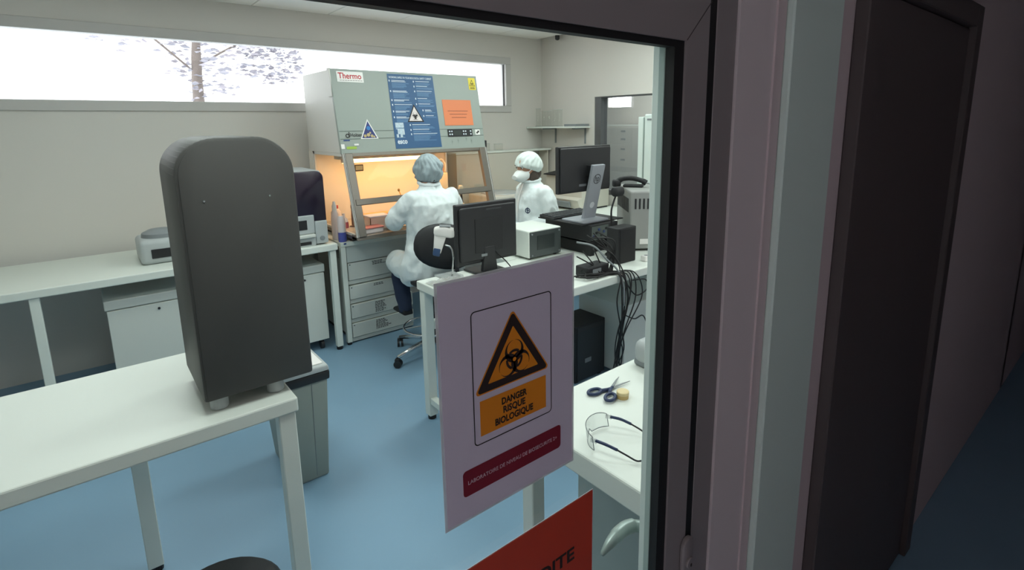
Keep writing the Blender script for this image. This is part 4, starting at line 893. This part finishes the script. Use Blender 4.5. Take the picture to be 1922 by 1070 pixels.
WI = thing('benchtop_reader', 'white box-shaped instrument with dark front on the middle table', 'instrument', (2.255, 2.52, TZ))
MB().box((-0.142, 0.0, 0.012), (0.142, 0.30, 0.19), 0.008).build('housing', WHITE, WI)
MB().box((-0.134, -0.006, 0.016), (0.134, 0.002, 0.183), 0.003).build('front_panel', mat('smoked_grey_panel', (66, 72, 72), 0.3, var=0.03, scale=4), WI)
MB().box((-0.075, -0.009, 0.06), (0.075, -0.005, 0.155), 0.002).build('door', mat('smoked_dark_panel', (46, 52, 52), 0.3), WI)
for x, z in ((-0.118, 0.168), (0.118, 0.168), (-0.118, 0.03), (0.118, 0.03)): MB().cyl((x, -0.010, z), 0.006, 0.005, 12, 'y').build('screw', GREYM, WI)
for x, y in ((-0.11, 0.03), (0.11, 0.03), (-0.11, 0.27), (0.11, 0.27)): MB().cyl((x, y, 0), 0.012, 0.013, 12).build('foot', BLACK, WI)

# black desktop computer with keyboard, monitor on top
PCB = thing('desktop_computer', 'black desktop computer lying flat under the grey-stand monitor', 'computer', (2.48, 2.33, TZ), 0)
Mx = I4()
MB().box((0.0, 0.0, 0.095), (0.27, 0.44, 0.205), 0.006, Mx=Mx).build('case', BLKP, PCB)
MB().box((-0.05, 0.03, 0.205), (0.36, 0.46, 0.212), 0.002, Mx=Mx).build('top_plate', BLKM, PCB)
MB().box((0.01, -0.003, 0.105), (0.17, 0.001, 0.195), Mx=Mx).build('port_plate', mat('dull_metal_plate', (96, 104, 100), 0.5, 0.2, var=0.1, scale=40), PCB)
for i in range(6): MB().box((0.02+0.024*i, -0.009, 0.125+0.02*(i % 3)), (0.036+0.024*i, -0.002, 0.14+0.02*(i % 3)), 0.001, 1, Mx=Mx).build('port', BLKM if i % 2 else mat('port_blue', (50, 70, 120), 0.5), PCB)
for i in range(4): MB().box((0.19+0.018*i, -0.002, 0.11), (0.198+0.018*i, 0.001, 0.19), Mx=Mx).build('vent_slot', BLACK, PCB)
for x0, y0 in ((0.0, 0.0), (0.23, 0.0), (0.0, 0.39), (0.23, 0.39)): MB().box((x0, y0, 0), (x0+0.04, y0+0.04, 0.095), 0.003, Mx=Mx).build('riser_leg', BLKM, PCB)
MB().box((0.03, 0.06, 0.0), (0.24, 0.39, 0.08), 0.006, Mx=Mx).build('lower_unit', BLKM, PCB)
KB = thing('keyboard', 'black keyboard lying on top of the desktop computer', 'keyboard', (2.53, 2.70, TZ+0.212), 0)
MB().prism([(-0.075, 0), (-0.075, 0.012), (0.075, 0.022), (0.075, 0)], -0.10, 0.30, 'x', 0.004).build('keyboard_case', BLKP, KB)
kt = None
KEY = mat('charcoal_key', (62, 65, 68), 0.5)
for r_ in range(5):
    for c_ in range(15):
        if kt is None: kk = MB().box((-0.0105, -0.0105, 0), (0.0105, 0.0105, 0.006), 0.002, 1).build('key', KEY, KB); kt = kk.data
        else: kk = bpy.data.objects.new('key', kt); COL.objects.link(kk); kk.parent = KB
        kk.location = (-0.08+0.0255*c_, -0.055+0.0265*r_, 0.0135+0.0018*r_)
HM = thing('monitor', 'tall monitor on a light grey stand with round logo, back to us', 'monitor', (2.58, 2.50, TZ+0.212))
MB().box((-0.245, -0.02, 0.195), (0.25, 0.01, 0.50), 0.005).build('bezel', BLKP, HM)
MB().prism(rrect(-0.235, 0.24, 0.205, 0.49, 0.012, 4), -0.034, -0.018, 'y', 0.007).build('back_cover', BLKP, HM)
MB().box((-0.235, 0.0095, 0.205), (0.24, 0.0115, 0.49)).build('screen', BLKM, HM)
MB().box((-0.07, -0.0355, 0.235), (0.0, -0.0335, 0.25)).build('rating_label', mat('label_grey', (110, 114, 118), 0.5), HM)
SLV = mat('silver_grey_plastic', (146, 150, 156), 0.45, var=0.02, scale=5)
LEAN = Matrix.Translation((0.04, -0.015, 0.008)) @ Matrix.Rotation(R(13.5), 4, 'X')
nk = MB().box((-0.058, -0.012, 0), (0.058, 0.012, 0.38), 0.004, Mx=LEAN).build('stand_neck', SLV, HM)
MB().cyl((0.0, -0.0125, 0.10), 0.022, 0.004, 20, 'y', Mx=LEAN).build('cable_hole', mat('pale_plastic_disc', (200, 204, 208), 0.5), nk)
MB().box((0.0, -0.085, 0.30), (0.08, -0.030, 0.37)).build('mount', BLKM, HM)
MB().prism(rrect(-0.12, 0.13, -0.13, 0.09, 0.02, 4), 0.0, 0.012, 'z', 0.003).build('stand_base', SLV, HM)
lg = MB()
for p in ring_polys(circ(0.0, 0.285, 0.034, 28), circ(0.0, 0.285, 0.029, 28)): lg.add([(x, -0.0125, y) for x, y in p], [(0, 1, 2, 3)], LEAN)
lg.build('round_logo', BLKM, nk)
text_obj('logo_lettering', 'hp', 0.058, BLKM, nk, LEAN @ Matrix.Translation((0.0, -0.0127, 0.287)) @ FACE, bold=0.0008, extr=0.0001, width=0.042)
SP = thing('speaker_box', 'upright black box beside the cable tangle on the middle table', 'speaker', (2.545, 2.07, TZ))
MB().box((-0.09, 0.0, 0.0), (0.075, 0.10, 0.225), 0.006).build('housing', BLKM, SP)
MB().box((-0.08, -0.004, 0.01), (0.065, 0.001, 0.215), 0.002).build('grille', BLACK, SP)
WC = thing('webcam', 'black webcam on a bent stalk at the right of the grey-stand monitor', 'webcam', (2.62, 2.26, TZ))
MB().lathe([(0.05, 0), (0.05, 0.01), (0.01, 0.016)], 20, cap=True).build('foot', BLKM, WC)
MB().tube(cr([(0, 0, 0.01), (0.0, 0.01, 0.18), (-0.02, 0.0, 0.30), (0.01, -0.01, 0.40)], 6), 0.006, 8).build('stalk', BLKM, WC, smooth=True)
MB().cyl((-0.035, -0.03, 0.425), 0.032, 0.075, 18, 'x', bev=0.008).build('camera_body', BLKM, WC, smooth=True, angle=50)
IN = thing('vented_incubator', 'grey vented box instrument at the right end of the middle table', 'instrument', (2.776, 2.249, TZ), -38.5)
GRB = mat('warm_grey_enamel', (150, 152, 148), 0.5, var=0.02, scale=4)
MB().box((0, 0, 0.015), (0.40, 0.46, 0.41), 0.012).build('housing', GRB, IN)
for i in range(16): MB().box((-0.002, 0.05+0.024*i, 0.26), (0.002, 0.061+0.024*i, 0.355)).build('vent_slot', BLKP, IN)
for i in range(12): MB().box((0.03+0.028*i, -0.002, 0.29), (0.042+0.028*i, 0.002, 0.36)).build('vent_slot', BLKP, IN)
MB().box((0.07, -0.003, 0.05), (0.17, 0.001, 0.085)).build('rating_label', WST, IN)
for x, y in ((0.04, 0.04), (0.36, 0.04), (0.04, 0.42), (0.36, 0.42)): MB().cyl((x, y, 0), 0.016, 0.016, 12).build('foot', BLACK, IN)
PH = thing('handset', 'black handset lying on top of the grey vented instrument', 'handset', (2.97, 2.42, TZ+0.41), -60)
MB().tube(cr([(-0.09, 0, 0.03), (-0.05, 0, 0.055), (0.02, 0, 0.062), (0.09, 0, 0.045), (0.12, 0, 0.03)], 5), [0.02]*5+[0.017]*11+[0.02]*5, 12).build('grip', BLKM, PH, smooth=True)
MB().cyl((-0.09, 0, 0.0), 0.032, 0.05, 18, bev=0.008).build('earpiece', BLKM, PH, smooth=True, angle=50)
MB().box((-0.04, -0.035, 0.0), (0.10, 0.035, 0.02), 0.008).build('cradle', BLKM, PH)
MB().tube(cr([(0.12, 0, 0.03), (0.16, 0.01, 0.02), (0.19, 0.02, 0.006), (0.215, 0.03, 0.004)], 5), 0.004, 8).build('cord', GREYM, PH, smooth=True)

# computer tower and cables under the middle table
TW = thing('computer_tower', 'black computer tower on the floor under the middle table', 'computer', (2.46, 2.30, 0), 0)
MB().box((-0.15, 0.0, 0.012), (0.14, 0.24, 0.40), 0.006).build('case', BLKM, TW)
MB().box((-0.13, -0.004, 0.02), (0.12, 0.001, 0.39), 0.002).build('back_plate', BLKP, TW)
MB().box((-0.06, -0.006, 0.13), (0.0, -0.003, 0.16)).build('sticker', GREYM, TW)
for x in (-0.12, 0.10): MB().box((x-0.015, 0.01, 0), (x+0.015, 0.23, 0.013)).build('foot', BLACK, TW)
random.seed(21)
LBL = ['thin black cable of the hanging tangle beside the computer tower']
def cable(pts, r, m, label, group=None, name='cable'):
    o = MB().tube(cr([(p[0]+CSH, p[1], p[2]) for p in pts], 7), r, 6).build(name, m, None, smooth=True); return tag(o, label, 'cable', group)
CSH = -0.31
for k in range(9):
    x = 2.62+random.uniform(-0.06, 0.09); y = 1.90+random.uniform(-0.012, 0.0)
    j = lambda a: random.uniform(-a, a)
    p = [(2.45+j(0.12), 2.08+j(0.05), 0.87+random.uniform(0, 0.12)), (2.52+j(0.08), 1.99+j(0.03), 0.85), (x, 1.908+j(0.004), 0.845), (x+j(0.06), y-0.01, 0.70), (2.60+j(0.03), y+j(0.01), 0.52), (2.60+j(0.04), y+0.02, 0.35), (2.58+j(0.10), 1.96+j(0.05), 0.10), (2.56+j(0.14), 2.03+j(0.1), 0.012), (2.46+j(0.12), 2.16+j(0.06), 0.012)]
    cable(p, 0.0036+0.0012*random.random(), BLACK, 'thin black cable hanging in a tangle from the middle table edge', 'hanging black cables')
cable([(2.55, 2.05, 1.0), (2.60, 1.97, 0.95), (2.62, 1.905, 0.85), (2.64, 1.895, 0.78), (2.72, 1.89, 0.70), (2.82, 1.89, 0.72), (2.80, 1.89, 0.78), (2.68, 1.89, 0.80)], 0.004, BLACK, 'black cable ending in a loop below the table edge')
cable([(2.62, 1.895, 0.60), (2.70, 1.885, 0.56), (2.78, 1.885, 0.56), (2.85, 1.89, 0.46), (2.95, 1.9, 0.40)], 0.004, BLACK, 'black cable straying right from the hanging tangle')
cable([(2.34, 2.28, 0.42), (2.35, 2.26, 0.30), (2.40, 2.22, 0.18), (2.50, 2.15, 0.06), (2.60, 2.08, 0.012), (2.68, 2.04, 0.05), (2.80, 1.98, 0.16), (3.0, 1.93, 0.30)], 0.006, GREYM, 'grey cable curving from the tower across the floor to the right')
cable([(2.46, 2.13, 1.02), (2.52, 2.05, 1.0), (2.56, 1.99, 0.93), (2.60, 1.93, 0.86), (2.61, 1.895, 0.76), (2.61, 1.892, 0.66)], 0.006, GREYM, 'light grey cable running from the desktop computer over the table edge')
cable([(2.98, 2.0, 0.86), (3.0, 1.93, 0.85), (3.01, 1.90, 0.70), (3.02, 1.90, 0.40), (3.0, 1.93, 0.10)], 0.005, WSTEEL, 'pale cable hanging by the right end of the middle table')
for k in range(6):
    j = lambda a: random.uniform(-a, a)
    p = [(2.36+j(0.06), 2.04+j(0.03), 0.848+0.012*k % 0.03), (2.42+j(0.06), 1.97+j(0.02), 0.85+0.004*k), (2.52+j(0.08), 1.95+j(0.01), 0.852), (2.60+j(0.05), 1.99+j(0.03), 0.85+0.02*random.random()), (2.62+j(0.04), 2.0, 0.97+j(0.05)), (2.55+j(0.08), 2.08, 1.06+j(0.04))]
    cable(p, 0.0042, BLACK, 'black cable coiled on the table behind the grey-stand monitor', 'coiled black cables')
AD = thing('power_adapter', 'black power adapter lying among the cables on the middle table', 'adapter', (2.19, 2.04, TZ))
MB().box((-0.09, -0.05, 0.0), (0.09, 0.05, 0.06), 0.008).build('adapter_body', BLKM, AD)
MB().box((-0.05, -0.0505, 0.02), (0.02, -0.0495, 0.045)).build('sticker', GREYM, AD)
PS = thing('power_strip', 'white socket strip hanging at the right end of the middle table', 'socket strip', (2.70, 2.02, TZ))
MB().box((-0.07, -0.02, 0.0), (0.07, 0.02, 0.035), 0.006).build('strip_body', WST, PS)
for x in (-0.04, 0, 0.04): MB().cyl((x, 0, 0.034), 0.013, 0.002, 14).build('socket', GREYM, PS)

# ------------------------------------------------------------------ side table by the door
SX = thing('scissors', 'open dark blue handled scissors on the side table', 'scissors', (1.225, 1.06, TZ), 4)
NAVY = mat('navy_plastic', (36, 52, 86), 0.4)
def blade(sgn, ang, z):
    Mx = Matrix.Translation((0.012, 0, z)) @ Matrix.Rotation(R(ang), 4, 'Z')
    bl = MB().prism([(-0.01, -0.004), (-0.01, 0.005), (0.055, 0.004), (0.082, 0.0005), (0.082, -0.0005)], 0, 0.0018, 'z', Mx=Mx).build('blade', mat('dark_blade_steel', (120, 124, 126), 0.4, 0.5), SX)
    lo = [(-0.062+0.024*math.cos(R(15*k)), sgn*0.014+0.015*math.sin(R(15*k)), 0.001) for k in range(24)]
    MB().tube(lo, 0.0055, 8, True, Mx=Mx).tube([(-0.041, sgn*0.006, 0.001), (-0.02, 0, 0.001), (0.006, 0, 0.001)], [0.0065, 0.006, 0.004], 8, Mx=Mx).build('handle', NAVY, SX, smooth=True)
blade(1, -10, 0.0060); blade(-1, 20, 0.0078)
MB().cyl((0.012, 0, 0.005), 0.004, 0.0065, 12).build('rivet', GREYM, SX)
TP = thing('small_pot', 'small yellowish pot standing beside the scissors', 'pot', (1.225, 1.005, TZ))
AMB = mat('amber_translucent', (200, 172, 110), 0.35, var=0.05, scale=20)
MB().lathe([(0.0185, 0), (0.019, 0.002), (0.019, 0.013)], 24, cap=True).build('pot_body', AMB, TP); MB().lathe([(0.020, 0.013), (0.020, 0.022), (0.018, 0.0235)], 24, cap=True).build('lid', mat('pale_amber_lid', (218, 200, 150), 0.4), TP)
GL = thing('safety_glasses', 'clear safety glasses with dark blue temples on the side table', 'glasses', (1.005, 0.89, TZ), -66)
LENS = glass('lens_polycarbonate', (0.95, 0.96, 0.96), 0.05, 0.02, haze=0.015, fres=0.2)
lens = MB(); vs_, fs_ = [], []; nU, nV = 22, 6
# lens is a wrapped shield; local: opens towards +x, brow along y
def lp(u, v):   # u -1..1 round the face, v 0..1 height
    a = u*R(72); x = -0.052*math.cos(a)+0.012; y = 0.066*math.sin(a); 
    notch = 0.018*math.exp(-(u/0.13)**2)
    z = 0.006+notch*(1-v)+0.046*v*(1-0.18*abs(u)**3)-0.004*(1-v)*0
    return (x-0.006*v, y, z)
for i in range(nU+1):
    for j in range(nV+1): vs_.append(lp(-1+2*i/nU, j/nV))
for i in range(nU):
    for j in range(nV): a = i*(nV+1)+j; fs_.append((a, a+nV+1, a+nV+2, a+1))
lo = lens.add(vs_, fs_).build('lens_shield', LENS, GL, smooth=True); md = lo.modifiers.new('t', 'SOLIDIFY'); md.thickness = 0.0018
ed = [lp(-1+2*i/nU, 1) for i in range(nU+1)]+[lp(1, 0.5)]+[lp(1-2*i/nU, 0) for i in range(nU+1)]+[lp(-1, 0.5)]
MB().tube(ed, 0.0011, 6, True).build('lens_edge', mat('grey_lens_edge', (96, 104, 106), 0.3), GL, smooth=True)
for sy in (-1, 1):
    tp = MB().tube(cr([(0.0, sy*0.064, 0.036), (0.03, sy*0.067, 0.034), (0.06, sy*0.067, 0.027)], 5), [0.0042]*6+[0.004]*5, 8).build('temple', NAVY, GL, smooth=True)
    MB().tube(cr([(0.058, sy*0.067, 0.0275), (0.085, sy*0.066, 0.018), (0.11, sy*0.063, 0.008), (0.125, sy*0.058, 0.010), (0.135, sy*0.056, 0.006)], 5), 0.0023, 8).build('temple_tip', BLKM, tp, smooth=True)
    MB().tube([(0.137+0.009*math.cos(R(30*k)), sy*0.056+0.004*math.sin(R(30*k)), 0.006) for k in range(12)], 0.0014, 6, True).build('temple_loop', BLKM, tp)
    MB().box((-0.014, sy*0.064-0.003, 0.028), (0.004, sy*0.064+0.003, 0.042), 0.002).build('hinge', PLASTIC, tp)
RD = thing('rounded_device', 'light grey rounded desk device at the back of the side table', 'device', (1.56, 1.03, TZ))
MB().box((-0.13, -0.09, 0.006), (0.16, 0.11, 0.10), 0.035, 4).build('housing', GREYP, RD, smooth=True, angle=50)
MB().box((-0.125, -0.085, 0.0), (0.155, 0.105, 0.03), 0.012).build('base', GREYM, RD)
MB().box((-0.09, -0.0905, 0.04), (0.12, -0.0895, 0.07)).build('panel', BLKM, RD)

# ------------------------------------------------------------------ back right: shelf, glassware, bench equipment, fridge
SH = thing('wall_shelf', 'white wall shelf on the right wall carrying clear glassware', 'shelf', (4.25, 4.40, 1.65))
MB().box((-0.24, -0.40, 0.0), (0, 0.39, 0.018), 0.002).build('shelf_board', WHITE, SH)
for y in (-0.32, 0.15): MB().box((-0.20, y-0.008, -0.012), (0, y+0.008, 0.0)).box((-0.012, y-0.008, -0.17), (0, y+0.008, 0)).build('bracket', GREYM, SH)
for i, (y, hh) in enumerate(((4.72, 0.20), (4.62, 0.17), (4.53, 0.17), (4.44, 0.18), (4.36, 0.18))):
    ordn = ['farthest', 'second', 'middle', 'fourth', 'nearest'][i]
    B = thing('glass_cylinder', ordn+' clear glass measuring cylinder in the row on the wall shelf, counted from the corner', 'glassware', (4.13, y, 1.668), 0, 'glassware on the wall shelf')
    MB().lathe([(0.036, 0), (0.036, 0.006), (0.03, 0.008)], 20, cap=True).build('foot', CGLASS, B)
    MB().lathe([(0.028, 0.008), (0.028, hh), (0.031, hh+0.004)], 20).build('tube', CGLASS, B, smooth=True)
    MB().tube([(0.031*math.cos(R(15*k)), 0.031*math.sin(R(15*k)), hh+0.004) for k in range(24)], 0.002, 6, True).build('rim', mat('glass_edge', (190, 196, 192), 0.2), B)
    MB().tube([(0.035*math.cos(R(15*k)), 0.035*math.sin(R(15*k)), 0.004) for k in range(24)], 0.003, 6, True).build('foot_rim', mat('glass_foot_edge', (150, 156, 152), 0.2), B)
tag(MB().box((-0.10, -0.09, 0), (0.10, 0.09, 0.025), 0.003).build('tray', GREYM), 'small grey tray at the near end of the wall shelf', 'tray').location = (4.13, 4.10, 1.668)
US = thing('bench_upstand', 'cream raised shelf unit at the back of the bench right of the cabinet', 'shelf', (2.93, 4.62, TZ))
CRM = mat('cream_panel', (206, 202, 190), 0.5, var=0.02, scale=3)
MB().box((0.0, 0.0, 0.0), (0.86, 0.02, 0.56)).build('front_panel', CRM, US)
MB().box((-0.01, -0.012, 0.56), (1.30, 0.17, 0.58), 0.003).build('shelf_board', WHITE, US)
for x in (0.0, 0.62, 1.26): MB().box((x, 0.02, 0.0), (x+0.02, 0.165, 0.56)).build('upright', CRM, US)
for i, (x, r_, hh) in enumerate(((3.22, 0.012, 0.20), (3.35, 0.045, 0.08), (3.52, 0.05, 0.07))):
    B = thing('beaker', ['tall thin glass tube', 'clear glass beaker', 'low wide glass dish'][i]+' on the raised bench shelf', 'glassware', (x, 4.69, TZ+0.58))
    MB().lathe([(r_, 0), (r_, hh)], 18).lathe([(0.002, 0.001), (r_, 0.001)], 18).build('vessel', CGLASS, B, smooth=True)
    MB().tube([(r_*math.cos(R(20*k)), r_*math.sin(R(20*k)), hh) for k in range(18)], 0.0018, 6, True).build('rim', MATS['glass_edge'], B)
CT = thing('bench_centrifuge', 'low cream centrifuge on the bench right of the cabinet', 'centrifuge', (3.25, 4.33, TZ))
MB().box((-0.24, -0.22, 0.012), (0.24, 0.22, 0.17), 0.02, 3).build('housing', CRM, CT, smooth=True, angle=50)
MB().lathe([(0.19, 0.168), (0.185, 0.182), (0.002, 0.19)], 32, cap=True).build('lid', GREYP, CT, smooth=True, angle=50)
MB().box((-0.15, -0.224, 0.05), (0.15, -0.219, 0.12)).build('control_strip', GREYM, CT)
for x, y in ((-0.18, -0.16), (0.18, -0.16), (-0.18, 0.16), (0.18, 0.16)): MB().cyl((x, y, 0), 0.02, 0.013, 12).build('foot', BLACK, CT)
BI = thing('bench_instrument', 'cream instrument with dark open flap on the right wall bench', 'instrument', (3.75, 3.86, TZ))
MB().prism([(-0.20, 0.014), (-0.20, 0.335), (0.33, 0.335), (0.33, 0.014)], 0.02, 0.42, 'x', 0.008).build('housing', CRM, BI)
MB().prism([(0.0, 0.014), (-0.05, 0.11), (0.02, 0.13), (0.02, 0.014)], -0.20, 0.33, 'y', 0.004).build('sloped_front', CRM, BI)
MB().box((-0.052, -0.10, 0.04), (-0.03, 0.20, 0.10), 0.003, Mx=Matrix.Translation((0.005, 0, 0.0)) @ Matrix.Rotation(R(-14), 4, 'Y')).build('keypad', GREYM, BI)
MB().prism([(-0.03, 0.335), (-0.03, 0.345), (0.38, 0.39), (0.38, 0.335)], -0.19, 0.32, 'y', 0.002).build('flap', BLKM, BI)
MB().box((0.02, -0.195, 0.0), (0.40, 0.325, 0.016)).build('underside', BLKM, BI)
FRI = thing('upright_fridge', 'tall pale green-white upright fridge by the internal window', 'fridge', (3.60, 2.86, 0))
FR = mat('fridge_enamel', (214, 226, 220), 0.35, var=0.01, scale=3)
MB().box((0.055, -0.60, 0.04), (0.62, 0.0, 1.74), 0.006).build('body', FR, FRI)
MB().box((0.0, -0.60, 0.06), (0.048, -0.072, 1.765), 0.008).build('door', FR, FRI)
MB().box((0.01, -0.052, 0.06), (0.055, 0.0, 1.745), 0.005).build('hinge_trim', FR, FRI)
MB().box((0.03, -0.073, 0.06), (0.055, -0.052, 1.74)).build('door_seal', GREYM, FRI)
MB().box((-0.004, -0.16, 1.715), (0.001, -0.10, 1.73)).build('badge', GREYM, FRI)
for x in (0.1, 0.56):
    for y in (-0.55, -0.05): MB().cyl((x, y, 0), 0.02, 0.041, 12).build('foot', BLACK, FRI)
GF = thing('grey_freezer', 'grey freezer cabinet seen through the internal window', 'freezer', (5.95, 4.70, 0))
MB().box((0.0, -0.75, 0.0), (0.34, 0.62, 1.65), 0.006).build('body', mat('freezer_grey', (172, 172, 166), 0.5, var=0.05, scale=6), GF)
MB().box((-0.02, -0.74, 0.05), (0.0, 0.61, 1.63), 0.004).build('door', MATS['freezer_grey'], GF)
for z in (1.58, 1.47, 1.33, 1.18): MB().box((-0.024, 0.22, z-0.012), (-0.019, 0.30, z+0.012)).build('label', GREYM, GF)
MB().box((0.0, -0.76, 1.65), (0.34, 0.63, 1.672)).build('top_board', WSTEEL, GF)
tag(MB().lathe([(0.024, 0), (0.026, 0.008), (0.024, 0.04), (0.012, 0.05)], 20, cap=True, Mx=Matrix.Rotation(R(180), 4, 'X')).build('smoke_sensor', BLKM), 'tiny black round sensor on the ceiling near the right corner', 'sensor').location = (4.19, 4.46, CEIL)

# ------------------------------------------------------------------ tree outside the window
TRE = thing('tree', 'pale leafy tree outside the window at the left', 'tree', (1.15, 7.2, 0))
MB().tube(cr([(0, 0, 0), (0.03, 0, 1.0), (-0.02, 0.02, 2.0), (0.05, 0, 3.0)], 4), [0.09, 0.085, 0.08, 0.075, 0.07, 0.068, 0.066, 0.062, 0.06, 0.055, 0.05, 0.04, 0.03], 10).build('trunk', mat('grey_bark', (120, 110, 104), 0.9, var=0.2, scale=20), TRE, smooth=True)
random.seed(5)
lf = MB()
def leafcloud(n, cx, cy, cz, rx, ry, rz):
    for q in range(n):
        while True:
            p = Vector((random.uniform(-1, 1), random.uniform(-1, 1), random.uniform(-1, 1)))
            if p.length < 1: break
        c = Vector((cx+p.x*rx, cy+p.y*ry, cz+p.z*rz)); s_ = random.uniform(0.03, 0.065)
        Mx = Matrix.Translation(c) @ Matrix.Rotation(random.uniform(0, 6.3), 4, 'Z') @ Matrix.Rotation(random.uniform(-1.2, 1.2), 4, 'X')
        lf.add([(-s_, 0, 0), (0, -s_*0.45, 0.006), (s_, 0, 0), (0, s_*0.45, 0.006)], [(0, 1, 2, 3)], Mx)
leafcloud(520, 0.1, 0, 2.7, 0.5, 0.5, 0.75); leafcloud(640, 0.85, 0.1, 2.62, 0.42, 0.4, 0.42); leafcloud(260, 1.15, 0.1, 2.95, 0.5, 0.4, 0.2); leafcloud(260, -0.7, 0.1, 3.0, 0.5, 0.4, 0.5); leafcloud(260, 2.7, 0.3, 3.02, 0.5, 0.3, 0.16)
for pts in ([(0.0, 0, 2.4), (0.6, 0.1, 2.75), (1.5, 0.25, 3.1), (3.1, 0.3, 3.2)], [(0, 0, 2.3), (-0.5, 0.05, 2.8), (-0.8, 0.1, 3.1)]):
    MB().tube(cr(pts, 4), 0.012, 8).build('branch', MATS['grey_bark'], TRE, smooth=True)
lo = lf.build('foliage', mat('grey_green_leaf', (166, 162, 170), 0.8, var=0.15, scale=5), TRE); lo['kind'] = 'stuff'

bpy.data.scenes.remove(WORK)
